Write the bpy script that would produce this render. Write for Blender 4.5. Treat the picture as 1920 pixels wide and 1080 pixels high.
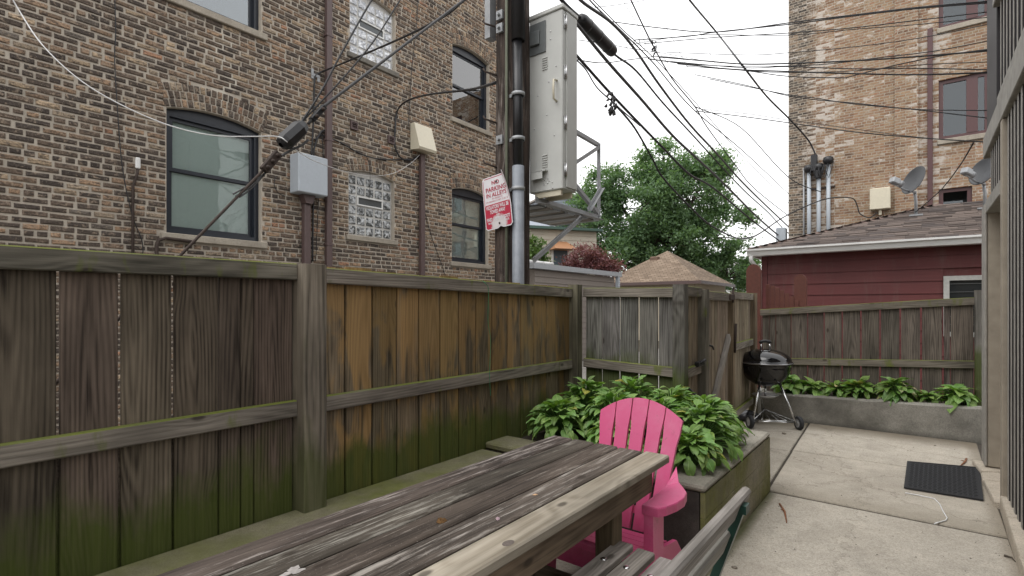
import bpy, math, random
import numpy as np
from mathutils import Vector, Matrix
random.seed(7)
rng = np.random.default_rng(11)
SC = bpy.context.scene
COL = SC.collection
for o in list(bpy.data.objects): bpy.data.objects.remove(o)
R = math.radians

# ---------------------------------------------------------------- camera
CAM_H = 1.45
cam = bpy.data.cameras.new('camera'); camo = bpy.data.objects.new('camera', cam); COL.objects.link(camo)
camo.location = (0, 0, CAM_H)
camo.rotation_euler = (R(90), 0, R(37.85))
cam.sensor_width = 36; cam.lens = 36 * 978 / 1920
cam.shift_y = 36 / 1920
cam.clip_start = 0.05; cam.clip_end = 600
SC.camera = camo

# ---------------------------------------------------------------- sky, sun, exposure
SUN_EL, SUN_AZ = R(58), R(200)
w = bpy.data.worlds.new('World'); SC.world = w; w.use_nodes = True
nt = w.node_tree; nt.nodes.clear()
sky = nt.nodes.new('ShaderNodeTexSky'); sky.sky_type = 'NISHITA'; sky.sun_disc = False
sky.sun_elevation = SUN_EL; sky.sun_rotation = SUN_AZ; sky.dust_density = 6; sky.air_density = 1.0
hs = nt.nodes.new('ShaderNodeHueSaturation'); hs.inputs['Saturation'].default_value = 0.12
mx = nt.nodes.new('ShaderNodeMix'); mx.data_type = 'RGBA'; mx.inputs[0].default_value = 0.78
mx.inputs[7].default_value = (12.6, 12.6, 12.7, 1)          # even cloud deck
bg = nt.nodes.new('ShaderNodeBackground'); bg.inputs['Strength'].default_value = 0.105
out = nt.nodes.new('ShaderNodeOutputWorld')
nt.links.new(sky.outputs[0], hs.inputs['Color']); nt.links.new(hs.outputs[0], mx.inputs[6])
nt.links.new(mx.outputs[2], bg.inputs['Color']); nt.links.new(bg.outputs[0], out.inputs[0])
sun = bpy.data.lights.new('sun', 'SUN'); sun.energy = 0.7; sun.angle = R(40); sun.color = (1, .97, .93)
suno = bpy.data.objects.new('sun', sun); COL.objects.link(suno)
_d = Vector((math.sin(SUN_AZ) * math.cos(SUN_EL), math.cos(SUN_AZ) * math.cos(SUN_EL), math.sin(SUN_EL)))
suno.rotation_euler = _d.to_track_quat('Z', 'Y').to_euler()
SC.view_settings.view_transform = 'Standard'; SC.view_settings.look = 'None'
SC.view_settings.exposure = 0.62; SC.view_settings.gamma = 1; SC.view_settings.use_curve_mapping = False
SC.render.engine = 'CYCLES'
SC.render.resolution_x = 1024; SC.render.resolution_y = 576
SC.cycles.max_bounces = 6; SC.cycles.transparent_max_bounces = 12

# ---------------------------------------------------------------- helpers
F_ = (-.6136, .7896); R_ = (.7896, .6136)
def _ray(u):
    t = (u - 960) / 978; return F_[0] + t * R_[0], F_[1] + t * R_[1]
def onX(u, v, X):
    a, b = _ray(u); d = X / a; return Vector((X, b * d, CAM_H + (576 - v) / 978 * d))
def onY(u, v, Y):
    a, b = _ray(u); d = Y / b; return Vector((a * d, Y, CAM_H + (576 - v) / 978 * d))
def onZ(u, v, Z):
    a, b = _ray(u); d = (CAM_H - Z) * 978 / (v - 576); return Vector((a * d, b * d, Z))
def atD(u, v, d):
    a, b = _ray(u); return Vector((a * d, b * d, CAM_H + (576 - v) / 978 * d))
def proj(p):
    dp = F_[0] * p[0] + F_[1] * p[1]; l = R_[0] * p[0] + R_[1] * p[1]
    return 960 + 978 * l / dp, 576 - 978 * (p[2] - CAM_H) / dp, dp

WM = {}
def place(o, M, parent=None):
    WM[o.name] = M.copy(); o.parent = parent
    o.matrix_basis = WM[parent.name].inverted() @ M if parent else M
    return o
def tag(o, label=None, cat=None, group=None, kind=None):
    if label: o['label'] = label
    if cat: o['category'] = cat
    if group: o['group'] = group
    if kind: o['kind'] = kind
    return o
def thing(name, label, cat, loc=(0, 0, 0), rz=0, group=None):
    o = bpy.data.objects.new(name, None); COL.objects.link(o); o.empty_display_size = .2
    place(o, Matrix.Translation(Vector(loc)) @ Matrix.Rotation(rz, 4, 'Z'))
    return tag(o, label, cat, group)
def link_mesh(name, me, mat, parent=None, M=None, tint=None):
    o = bpy.data.objects.new(name, me); COL.objects.link(o)
    if mat is not None and not me.materials: me.materials.append(mat)
    place(o, M if M is not None else Matrix.Identity(4), parent)
    if tint is not None: o.color = (*tint, 1)
    return o
def axes(o, ex, ey):
    ex = Vector(ex).normalized(); ey = Vector(ey); ey = (ey - ex * ey.dot(ex)).normalized(); ez = ex.cross(ey)
    M = Matrix.Identity(4)
    for i in range(3): M[i][0], M[i][1], M[i][2], M[i][3] = ex[i], ey[i], ez[i], o[i]
    return M

class MB:
    """collects geometry in world (or local) coordinates, builds ONE mesh object"""
    def __init__(s): s.v = []; s.f = []; s.sm = []
    def add(s, vs, fs, smooth=False, M=None):
        n = len(s.v)
        s.v += [tuple(M @ Vector(p)) for p in vs] if M is not None else [tuple(p) for p in vs]
        s.f += [tuple(i + n for i in f) for f in fs]; s.sm += [smooth] * len(fs); return s
    def box(s, a, b, M=None, c=0.0):
        (x0, y0, z0), (x1, y1, z1) = a, b
        x0, x1 = min(x0, x1), max(x0, x1); y0, y1 = min(y0, y1), max(y0, y1); z0, z1 = min(z0, z1), max(z0, z1)
        if c <= 0:
            vs = [(x, y, z) for z in (z0, z1) for y in (y0, y1) for x in (x0, x1)]
            fs = [(0, 2, 3, 1), (4, 5, 7, 6), (0, 1, 5, 4), (2, 6, 7, 3), (0, 4, 6, 2), (1, 3, 7, 5)]
            return s.add(vs, fs, False, M)
        # chamfered box (24 verts)
        vs = []; idx = {}
        X = (x0, x1); Y = (y0, y1); Z = (z0, z1)
        for i in (0, 1):
            for j in (0, 1):
                for k in (0, 1):
                    sx, sy, sz = (1 if i == 0 else -1), (1 if j == 0 else -1), (1 if k == 0 else -1)
                    idx[i, j, k, 'x'] = len(vs); vs.append((X[i], Y[j] + sy * c, Z[k] + sz * c))
                    idx[i, j, k, 'y'] = len(vs); vs.append((X[i] + sx * c, Y[j], Z[k] + sz * c))
                    idx[i, j, k, 'z'] = len(vs); vs.append((X[i] + sx * c, Y[j] + sy * c, Z[k]))
        fs = []
        for i in (0, 1):
            q = [idx[i, 0, 0, 'x'], idx[i, 1, 0, 'x'], idx[i, 1, 1, 'x'], idx[i, 0, 1, 'x']]; fs.append(q if i else q[::-1])
            q = [idx[0, i, 0, 'y'], idx[0, i, 1, 'y'], idx[1, i, 1, 'y'], idx[1, i, 0, 'y']]; fs.append(q if i else q[::-1])
            q = [idx[0, 0, i, 'z'], idx[1, 0, i, 'z'], idx[1, 1, i, 'z'], idx[0, 1, i, 'z']]; fs.append(q if i else q[::-1])
        for i in (0, 1):
            for j in (0, 1):
                p = (i + j) % 2
                q = [idx[i, j, 0, 'x'], idx[i, j, 1, 'x'], idx[i, j, 1, 'y'], idx[i, j, 0, 'y']]; fs.append(q[::-1] if p else q)
                q = [idx[i, 0, j, 'x'], idx[i, 1, j, 'x'], idx[i, 1, j, 'z'], idx[i, 0, j, 'z']]; fs.append(q if p else q[::-1])
                q = [idx[0, i, j, 'y'], idx[1, i, j, 'y'], idx[1, i, j, 'z'], idx[0, i, j, 'z']]; fs.append(q[::-1] if p else q)
                for k in (0, 1):
                    t = [idx[i, j, k, 'x'], idx[i, j, k, 'y'], idx[i, j, k, 'z']]; fs.append(t if (i + j + k) % 2 else t[::-1])
        return s.add(vs, fs, False, M)
    def tube(s, pts, r, n=8, cap=True, smooth=True):
        pts = [Vector(p) for p in pts]; rs = r if isinstance(r, (list, tuple)) else [r] * len(pts)
        vs = []; up = None
        for i, p in enumerate(pts):
            t = (pts[min(i + 1, len(pts) - 1)] - pts[max(i - 1, 0)]).normalized()
            if up is None:
                up = Vector((0, 0, 1)) if abs(t.z) < .9 else Vector((1, 0, 0))
            a = t.cross(up)
            if a.length < 1e-6: a = t.cross(Vector((0, 1, 0)))
            a.normalize(); b = a.cross(t).normalized(); up = b
            for k in range(n):
                an = 2 * math.pi * k / n; vs.append(p + (a * math.cos(an) + b * math.sin(an)) * rs[i])
        fs = []
        for i in range(len(pts) - 1):
            for k in range(n):
                k2 = (k + 1) % n; fs.append((i * n + k, i * n + k2, (i + 1) * n + k2, (i + 1) * n + k))
        s.add(vs, fs, smooth)
        if cap:
            s.f += [tuple(len(s.v) - len(vs) + k for k in range(n))[::-1], tuple(len(s.v) - n + k for k in range(n))]; s.sm += [False, False]
        return s
    def lathe(s, prof, n=32, c=(0, 0, 0), M=None, smooth=True):
        vs = []; fs = []
        for (r, z) in prof:
            for k in range(n):
                a = 2 * math.pi * k / n; vs.append((c[0] + r * math.cos(a), c[1] + r * math.sin(a), c[2] + z))
        for i in range(len(prof) - 1):
            for k in range(n):
                k2 = (k + 1) % n; fs.append((i * n + k, i * n + k2, (i + 1) * n + k2, (i + 1) * n + k))
        return s.add(vs, fs, smooth, M)
    def prism(s, poly, ext, M=None, smooth=False):
        """poly: list of 3d points, ext: extrusion vector"""
        n = len(poly); ext = Vector(ext)
        vs = [Vector(p) for p in poly] + [Vector(p) + ext for p in poly]
        fs = [tuple(range(n))[::-1], tuple(range(n, 2 * n))] + [(i, (i + 1) % n, n + (i + 1) % n, n + i) for i in range(n)]
        return s.add(vs, fs, smooth, M)
    def build(s, name, mat, parent=None, M=None, tint=None, recenter=True):
        vs = np.array(s.v, dtype=float).reshape(-1, 3)
        if M is None and recenter:
            c = (vs.min(0) + vs.max(0)) / 2; c[2] = vs[:, 2].min(); vs = vs - c; M = Matrix.Translation(Vector(c))
        me = bpy.data.meshes.new(name); me.from_pydata(vs.tolist(), [], s.f)
        me.polygons.foreach_set('use_smooth', s.sm); me.validate()
        import bmesh
        bm = bmesh.new(); bm.from_mesh(me); bmesh.ops.recalc_face_normals(bm, faces=bm.faces); bm.to_mesh(me); bm.free()
        return link_mesh(name, me, mat, parent, M, tint)

def board(name, parent, p0, p1, W, T, wdir, mat, tint=(1, 1, 1), c=.004, bow=0.0):
    """plank from p0 to p1 (centre line), W along wdir, T across; local X is the grain"""
    p0 = Vector(p0); p1 = Vector(p1); L = (p1 - p0).length
    M = axes(p0, p1 - p0, wdir); m = MB()
    sec = [(-W / 2 + c, -T / 2), (W / 2 - c, -T / 2), (W / 2, -T / 2 + c), (W / 2, T / 2 - c), (W / 2 - c, T / 2), (-W / 2 + c, T / 2), (-W / 2, T / 2 - c), (-W / 2, -T / 2 + c)]
    N = 1 if bow == 0 else 4
    vs = []
    for i in range(N + 1):
        x = L * i / N; dz = bow * math.sin(math.pi * i / N)
        vs += [(x, a, b + dz) for a, b in sec]
    fs = [tuple(range(8)), tuple(range(N * 8, N * 8 + 8))[::-1]]
    for i in range(N):
        fs += [(i * 8 + k, i * 8 + 8 + k, i * 8 + 8 + (k + 1) % 8, i * 8 + (k + 1) % 8) for k in range(8)]
    m.add(vs, fs)
    return m.build(name, mat, parent, M, tint)

# ---------------------------------------------------------------- material helpers
class NT:
    def __init__(s, name):
        s.m = bpy.data.materials.new(name); s.m.use_nodes = True; s.t = s.m.node_tree; s.t.nodes.clear()
        s.o = s.n('ShaderNodeOutputMaterial')
    def n(s, t, ins=None, **pr):
        nd = s.t.nodes.new(t)
        for k, v in pr.items(): setattr(nd, k, v)
        for k, v in (ins or {}).items():
            if isinstance(v, bpy.types.NodeSocket): s.t.links.new(v, nd.inputs[k])
            else: nd.inputs[k].default_value = v
        return nd
    def ma(s, op, a, b=None, c=None, clamp=False):
        i = {0: a}
        if b is not None: i[1] = b
        if c is not None: i[2] = c
        return s.n('ShaderNodeMath', i, operation=op, use_clamp=clamp).outputs[0]
    def vm(s, op, a, b): return s.n('ShaderNodeVectorMath', {0: a, 1: b}, operation=op).outputs[0]
    def noise(s, vec, scale, detail=3, rough=.55, dist=0):
        return s.n('ShaderNodeTexNoise', {'Vector': vec, 'Scale': scale, 'Detail': detail, 'Roughness': rough, 'Distortion': dist}).outputs[0]
    def ramp(s, fac, stops):
        nd = s.n('ShaderNodeValToRGB', {0: fac}); e = nd.color_ramp.elements
        while len(e) < len(stops): e.new(.5)
        for el, (p, c) in zip(e, stops):
            el.position = p; el.color = (*c, 1) if isinstance(c, (tuple, list)) else (c, c, c, 1)
        return nd.outputs[0]
    def mix(s, fac, a, b, blend='MIX'):
        nd = s.n('ShaderNodeMix', data_type='RGBA', blend_type=blend)
        for i, v in ((0, fac), (6, a), (7, b)):
            if isinstance(v, bpy.types.NodeSocket): s.t.links.new(v, nd.inputs[i])
            else: nd.inputs[i].default_value = v if i == 0 else ((*v, 1) if len(v) == 3 else v)
        return nd.outputs[2]
    def pos(s): return s.n('ShaderNodeNewGeometry').outputs['Position']
    def xyz(s, v):
        nd = s.n('ShaderNodeSeparateXYZ', {0: v}); return nd.outputs[0], nd.outputs[1], nd.outputs[2]
    def obj(s): return s.n('ShaderNodeTexCoord').outputs['Object']
    def bump(s, h, strength=.3, dist=.01): return s.n('ShaderNodeBump', {'Height': h, 'Strength': strength, 'Distance': dist}).outputs[0]
    def sss(s, x, a, b):  # smooth step 0..1 from a to b
        nd = s.n('ShaderNodeMapRange', {'Value': x, 'From Min': a, 'From Max': b}, interpolation_type='SMOOTHSTEP'); return nd.outputs[0]
    def bsdf(s, col, rough=.7, normal=None, metal=0.0, spec=.5, **kw):
        i = {'Base Color': col if isinstance(col, bpy.types.NodeSocket) else (*col, 1), 'Roughness': rough, 'Metallic': metal, 'Specular IOR Level': spec}
        if normal is not None: i['Normal'] = normal
        i.update(kw)
        b = s.n('ShaderNodeBsdfPrincipled', i); s.t.links.new(b.outputs[0], s.o.inputs[0]); return b

def plain(name, col, rough=.5, metal=0.0, var=.12, bump=.05, scale=25, spec=.5, coat=0):
    g = NT(name); p = g.obj(); nz = g.noise(p, scale, 4); n2 = g.noise(p, scale * .15, 3)
    c = g.mix(1, col, g.ramp(g.ma('MULTIPLY_ADD', nz, .6, g.ma('MULTIPLY', n2, .4)), [(.25, 1 - var * 1.6), (.75, 1 + var)]), 'MULTIPLY')
    r = g.ma('ADD', rough - .08, g.ma('MULTIPLY', n2, .16), clamp=True)
    g.bsdf(c, r, g.bump(nz, bump, .004), metal, spec, **({'Coat Weight': coat} if coat else {}))
    return g.m

def wood(name, dark, light, warm=None, algae=None, topmoss=0.0, ringk=30, contrast=1.0, flake=None, rough=.85, fine_k=85, algcol=(.055, .074, .012)):
    g = NT(name); oi = g.n('ShaderNodeObjectInfo'); r = oi.outputs['Random']
    off = g.n('ShaderNodeCombineXYZ', {0: g.ma('MULTIPLY', r, 37), 1: g.ma('MULTIPLY', r, 91), 2: g.ma('MULTIPLY', r, 53)}).outputs[0]
    v = g.vm('ADD', g.obj(), off)
    low = g.noise(g.vm('MULTIPLY', v, (.6, 4, 4)), 1, 2)
    vn_ = g.n('ShaderNodeTexVoronoi', {'Vector': g.vm('MULTIPLY', v, (2.0, 4.2, 4.2)), 'Scale': 1.0}, voronoi_dimensions='2D')
    has = g.ma('GREATER_THAN', g.xyz(vn_.outputs['Color'])[0], .52)
    vor = g.ma('ADD', vn_.outputs['Distance'], g.ma('MULTIPLY', g.ma('SUBTRACT', 1.0, has), 2.0))
    kn = g.sss(vor, .30, .0)
    y = g.xyz(v)[1]
    ox, oy, oz = g.xyz(g.obj())
    wob = g.noise(g.vm('MULTIPLY', v, (1.6, 9, 9)), 1, 3)
    yc = g.ma('ADD', oy, g.ma('MULTIPLY_ADD', r, .10, g.ma('MULTIPLY_ADD', low, .08, -.09)))
    q = g.ma('ADD', g.ma('MULTIPLY', g.ma('SUBTRACT', ox, g.ma('MULTIPLY', r, 1.6)), .05), g.ma('MULTIPLY_ADD', low, .10, -.05))
    rad = g.ma('SQRT', g.ma('ADD', g.ma('MULTIPLY', yc, yc), g.ma('MULTIPLY', q, q)))
    ph = g.ma('ADD', g.ma('MULTIPLY', rad, ringk * 14), g.ma('ADD', g.ma('MULTIPLY', wob, 5), g.ma('MULTIPLY', kn, 8)))
    ring = g.ma('MULTIPLY_ADD', g.ma('SINE', ph), .5, .5)
    fine = g.noise(g.vm('MULTIPLY', v, (2.2, fine_k, fine_k)), 1, 5, .65)
    mid = g.noise(g.vm('MULTIPLY', v, (1.3, 14, 14)), 1, 4, .6)
    blot = g.noise(g.vm('MULTIPLY', v, (2.0, 6, 6)), 1, 4)
    k = g.ma('ADD', g.ma('MULTIPLY_ADD', ring, .12 * contrast, .02), g.ma('ADD', g.ma('MULTIPLY', fine, .55), g.ma('MULTIPLY', mid, .42)))
    col = g.ramp(k, [(.41, dark), (.58, [a * .45 + b * .55 for a, b in zip(dark, light)]), (.79, light)])
    col = g.mix(1, col, g.ramp(blot, [(.3, .62), (.7, 1.25)]), 'MULTIPLY')
    z = g.xyz(g.pos())[2]
    if warm:
        wm = g.noise(g.vm('MULTIPLY', g.vm('ADD', v, (3, 7, 1)), (2.0, 9, 9)), 1, 4, .55, .8)
        wz = g.ma('ADD', wm, g.ma('MULTIPLY', g.sss(z, .75, 1.5), .16))
        wf = g.ramp(wz, [(.50, 0.), (.62, 1.)])
        col = g.mix(g.ma('MULTIPLY', wf, .85), col, g.mix(1, warm, g.ramp(k, [(.3, .55), (.8, 1.25)]), 'MULTIPLY'))
    if flake:
        fl = g.noise(g.vm('MULTIPLY', g.vm('ADD', v, (5, 2, 9)), (3.2, 48, 48)), 1, 6, .75)
        patch = g.noise(g.vm('MULTIPLY', v, (1.0, 3.5, 3.5)), 1, 3)
        ff = g.ramp(g.ma('ADD', fl, g.ma('MULTIPLY', patch, .5)), [(.80, 0.), (.91, .9)])
        col = g.mix(ff, col, g.mix(1, flake, g.ramp(fine, [(.3, .6), (.7, 1.15)]), 'MULTIPLY'))
        sp = g.ramp(g.noise(v, 220, 2), [(.70, 0.), (.74, .7)])
        col = g.mix(sp, col, (.42, .39, .35))
    col = g.mix(g.ma('MULTIPLY', g.sss(vor, .075, .03), .7), col, (.030, .022, .016))
    col = g.mix(g.ma('MULTIPLY', g.sss(g.noise(g.vm('MULTIPLY', v, (.9, 60, 60)), 1, 2), .70, .76), .8), col, (.015, .012, .01))
    col = g.mix(1, col, oi.outputs['Color'], 'MULTIPLY')
    if algae or topmoss:
        an = g.noise(g.vm('MULTIPLY', g.pos(), (3.2, 3.2, 1.6)), 1, 5, .62)
        am = 0
        if algae:
            z0, z1, st = algae
            am = g.ma('MULTIPLY', g.ramp(g.ma('ADD', g.ma('MULTIPLY', g.sss(z, z1, z0), .58), g.ma('MULTIPLY', an, 1.15)), [(.74, 0.), (1.12, 1.)]), st)
        if topmoss:
            nz = g.xyz(g.n('ShaderNodeNewGeometry').outputs['Normal'])[2]
            tm = g.ma('MULTIPLY', g.sss(nz, .35, .8), g.ramp(an, [(.3, .35 * topmoss), (.6, topmoss)]))
            drip = g.ma('MULTIPLY', g.ramp(g.noise(g.vm('MULTIPLY', g.pos(), (9, 9, 3)), 1, 4), [(.60, 0.), (.72, .8)]), topmoss * .8)
            tm = g.ma('MAXIMUM', tm, drip)
            am = g.ma('MAXIMUM', am, tm) if algae else tm
        col = g.mix(am, col, g.mix(fine, [c * .6 for c in algcol], [min(1, c * 1.7) for c in algcol]))
        if topmoss: col = g.mix(tm, col, g.mix(fine, (.07, .085, .015), (.25, .28, .06)))
    h = g.ma('ADD', g.ma('MULTIPLY', fine, .7), g.ma('MULTIPLY', ring, .15))
    g.bsdf(col, rough, g.bump(h, .55, .004), 0, .25)
    return g.m

def concrete(name, col, dirt=(.1, .09, .07), moss=0.0, mosscol=(.07, .085, .022), dirtamt=.5, scale=1.0, low_z=None, speck=True, extra=None):
    g = NT(name); p = g.pos()
    n1 = g.noise(p, 1.6 * scale, 5, .6); n2 = g.noise(p, 9 * scale, 5, .65); n3 = g.noise(p, 160, 3, .7)
    c = g.mix(1, col, g.ramp(g.ma('ADD', g.ma('MULTIPLY', n1, .5), g.ma('MULTIPLY', n2, .5)), [(.3, .74), (.7, 1.14)]), 'MULTIPLY')
    if speck:
        c = g.mix(1, c, g.ramp(n3, [(.33, .68), (.5, 1.), (.7, 1.2)]), 'MULTIPLY'); c = g.mix(1, c, g.ramp(g.noise(p, 48, 4, .75), [(.36, .87), (.5, 1.), (.66, 1.09)]), 'MULTIPLY')
        dk = g.ramp(g.noise(p, 75, 2), [(.70, 0.), (.76, .55)]); c = g.mix(dk, c, (.12, .11, .095))
    c = g.mix(g.ma('MULTIPLY', g.ramp(g.noise(p, .9, 6, .65), [(.5, 0.), (.72, 1.)]), dirtamt), c, dirt)
    if low_z:
        z = g.xyz(p)[2]; lz = g.ramp(g.ma('ADD', g.ma('MULTIPLY', g.sss(z, low_z[1], low_z[0]), .7), g.ma('MULTIPLY', n2, .6)), [(.5, 0.), (.95, .85)]); c = g.mix(lz, c, dirt)
    if moss:
        mm = g.ma('MULTIPLY', g.ramp(g.noise(g.vm('ADD', p, (4, 8, 3)), 2.2, 6, .65), [(.36, 0.), (.62, 1.)]), moss)
        c = g.mix(mm, c, g.mix(n2, [x * .55 for x in mosscol], [x * 1.6 for x in mosscol]))
    if extra:
        x, y, z = g.xyz(p)
        for (ax, a, b, colr, amt) in extra:
            q = (x, y, z)[ax]; mk = g.ramp(g.ma('ADD', g.ma('MULTIPLY', g.sss(q, a, b), .7), g.ma('MULTIPLY', n1, .62)), [(.55, 0.), (.95, amt)]); c = g.mix(mk, c, colr)
        st = g.ramp(g.noise(g.vm('MULTIPLY', p, (1.2, .8, 1)), 1.3, 4, .6, .6), [(.58, 0.), (.64, .18), (.72, .06)]); c = g.mix(st, c, (.16, .14, .11))
        cr = g.n('ShaderNodeTexVoronoi', {'Vector': g.vm('ADD', p, g.n('ShaderNodeCombineXYZ', {0: g.ma('MULTIPLY', n2, .5), 1: g.ma('MULTIPLY', n1, .8), 2: 0.}).outputs[0]), 'Scale': .55}, feature='DISTANCE_TO_EDGE').outputs[0]
        c = g.mix(g.ma('MULTIPLY', g.sss(cr, .006, .001), .35), c, (.1, .085, .065))
    g.bsdf(c, .9, g.bump(g.ma('ADD', g.ma('MULTIPLY', n3, .5), n2), .35, .006), 0, .25)
    return g.m

def glassy(name, tint=(.9, .95, .95), rough=.02, wob=0.0, op=.1):
    g = NT(name)
    nrm = g.bump(g.noise(g.pos(), 3.0, 2), wob, .02) if wob else None
    i = {'IOR': 1.5}
    gi = {'Color': (1, 1, 1, 1), 'Roughness': rough}
    if nrm is not None: i['Normal'] = nrm; gi['Normal'] = nrm
    fr = g.n('ShaderNodeFresnel', i).outputs[0]
    fr = g.ma('ADD', g.ma('MULTIPLY', fr, .8 if op < .05 else 1.6), op, clamp=True)
    tr = g.n('ShaderNodeBsdfTransparent', {'Color': (*tint, 1)}); gl = g.n('ShaderNodeBsdfGlossy', gi)
    mxs = g.n('ShaderNodeMixShader', {0: fr, 1: tr.outputs[0], 2: gl.outputs[0]}); g.t.links.new(mxs.outputs[0], g.o.inputs[0])
    return g.m

MAT = {}
MAT['fence'] = wood('fence_wood', (.036, .027, .020), (.18, .141, .106), algae=(.30, 1.02, .85), contrast=1.3)
MAT['fence_warm'] = wood('fence_wood_warm', (.058, .045, .029), (.25, .195, .13), warm=(.295, .185, .078), algae=(.45, .9, .85))
MAT['fence_grey'] = wood('fence_wood_grey', (.075, .068, .058), (.28, .265, .235), algae=(.75, 1.2, .8))
MAT['fence_back'] = wood('fence_wood_back', (.045, .038, .032), (.20, .17, .14), contrast=1.3)
MAT['fence_tan'] = wood('fence_wood_tan', (.11, .085, .06), (.36, .29, .21), algae=(.2, .5, .3))
MAT['rail'] = wood('rail_wood', (.12, .104, .086), (.32, .285, .24), topmoss=.95, contrast=.9)
MAT['rail_dark'] = wood('rail_wood_dark', (.08, .074, .058), (.23, .21, .17), topmoss=.9, contrast=.9)
MAT['post'] = wood('post_wood', (.07, .06, .047), (.25, .215, .17), algae=(.4, 1.0, .6), ringk=16, contrast=1.6)
MAT['table_dark'] = wood('table_wood_old', (.044, .036, .030), (.155, .13, .108), flake=(.38, .355, .32), contrast=.5, fine_k=90)
MAT['table_light'] = wood('table_wood_new', (.22, .188, .14), (.41, .365, .295), ringk=14, contrast=1.2)
MAT['table_frame'] = wood('table_frame_wood', (.085, .062, .042), (.22, .165, .115), contrast=.7)
MAT['bench'] = wood('bench_wood', (.16, .145, .125), (.40, .37, .335), contrast=.6)
MAT['pole'] = wood('pole_wood', (.016, .012, .011), (.115, .083, .067), flake=(.24, .21, .19), contrast=.4, fine_k=40)
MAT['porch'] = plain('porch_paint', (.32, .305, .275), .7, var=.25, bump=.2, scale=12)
MAT['porch_frame'] = plain('porch_frame_paint', (.34, .295, .235), .65, var=.18, bump=.15, scale=10)
MAT['porch_dark'] = plain('porch_dark_and_shade', (.022, .018, .021), .6, var=.3, bump=.15, scale=10)  # dark porch parts; on slats and balusters it paints in their shade
MAT['patio'] = concrete('patio_concrete', (.455, .415, .352), (.28, .24, .185), dirtamt=.35, extra=[(0, -.78, -.93, (.085, .09, .035), .9), (1, 6.75, 7.45, (.13, .105, .07), .8), (0, .30, .48, (.16, .13, .09), .6)])
MAT['patio_mid'] = concrete('patio_concrete_mid', (.455, .412, .345), (.28, .24, .185), dirtamt=.35, extra=[(1, 6.6, 7.45, (.15, .125, .09), .85), (0, .30, .48, (.18, .15, .11), .6), (1, 5.1, 4.45, (.22, .19, .14), .4)])
MAT['patio_left'] = concrete('patio_concrete_left', (.38, .345, .29), (.2, .175, .135), dirtamt=.5, extra=[(1, 6.6, 7.45, (.12, .10, .065), .9)])
MAT['patio_dark'] = concrete('patio_concrete_dark', (.17, .15, .125), (.07, .06, .05), dirtamt=.7)  # darker concrete for the slab beneath the table
MAT['joint'] = plain('joint_dirt', (.06, .05, .038), .95, var=.4, bump=.4, scale=60)
MAT['ledge'] = concrete('ledge_concrete', (.20, .185, .12), (.09, .08, .055), moss=1.0, mosscol=(.12, .128, .038), dirtamt=.3)
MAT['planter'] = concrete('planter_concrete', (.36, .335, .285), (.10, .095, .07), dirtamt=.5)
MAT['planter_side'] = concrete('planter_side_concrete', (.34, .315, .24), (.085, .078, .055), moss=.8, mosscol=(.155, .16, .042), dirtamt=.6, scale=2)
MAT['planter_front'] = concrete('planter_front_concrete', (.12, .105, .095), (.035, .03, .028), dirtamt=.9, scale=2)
MAT['back_planter'] = concrete('back_planter_concrete', (.30, .285, .25), (.085, .08, .068), dirtamt=1.0, scale=1.8, low_z=(-.05, .13))
MAT['curb'] = concrete('curb_stone', (.50, .44, .36), (.22, .17, .12), dirtamt=.4)
MAT['asphalt'] = concrete('alley_concrete', (.28, .265, .24), (.1, .09, .08), dirtamt=.6)
MAT['earth'] = plain('earth', (.09, .075, .05), .95, var=.4, bump=.5, scale=8)
MAT['soil'] = plain('soil', (.045, .034, .024), .95, var=.4, bump=.8, scale=50)
MAT['mortar'] = concrete('mortar', (.50, .44, .365), (.39, .335, .27), dirtamt=.5, scale=.7)
_g = NT('repointed_mortar')      # pale zigzag of fresh mortar over the near window
def _mortar():
    g = NT('mortar_wall'); p = g.pos(); x, y, z = g.xyz(p); n1 = g.noise(p, 1.1, 5, .6); n2 = g.noise(p, 9, 5, .65); n3 = g.noise(p, 160, 3, .7)
    c = g.mix(1, (.50, .445, .372), g.ramp(g.ma('ADD', g.ma('MULTIPLY', n1, .5), g.ma('MULTIPLY', n2, .5)), [(.3, .72), (.7, 1.15)]), 'MULTIPLY')
    c = g.mix(1, c, g.ramp(n3, [(.33, .75), (.7, 1.15)]), 'MULTIPLY')
    q = g.ma('ABSOLUTE', g.ma('SUBTRACT', y, g.ma('MULTIPLY_ADD', g.noise(g.vm('MULTIPLY', p, (0, 0, 1)), 3.0, 2), 1.1, 2.55)))
    f = g.ma('MULTIPLY', g.sss(q, .13, .05), g.ma('MULTIPLY', g.sss(z, 4.0, 4.15), g.sss(z, 5.15, 4.95)))
    c = g.mix(g.ma('MULTIPLY', f, .8), c, (.60, .56, .48))
    g.bsdf(c, .95, g.bump(n2, .4, .006), 0, .2); return g.m
bpy.data.materials.remove(_g.m); MAT['mortar_wall'] = _mortar()
MAT['stone'] = concrete('sill_stone', (.38, .34, .28), (.14, .12, .1), dirtamt=.6, scale=2)
MAT['stone_dark'] = concrete('sill_stone_dark', (.20, .185, .16), (.1, .09, .08), dirtamt=.6, scale=2)
MAT['navy'] = plain('window_frame_paint', (.016, .02, .028), .35, var=.15, bump=.03)
MAT['blind'] = plain('blind', (.78, .82, .80), .6, var=.03, bump=.0)
MAT['room'] = plain('room_dark', (.05, .055, .055), .9)
MAT['glass'] = glassy('window_glass', (.93, .97, .96), .015, .05, -.01)
MAT['glass2'] = glassy('window_glass_reflecting', (.5, .58, .62), .01, .03, .10)
MAT['glass3'] = glassy('far_window_glass', (.5, .58, .62), .01, 0, .04)
MAT['brown_metal'] = plain('brown_metal', (.10, .066, .062), .5, .0, .12)
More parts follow.
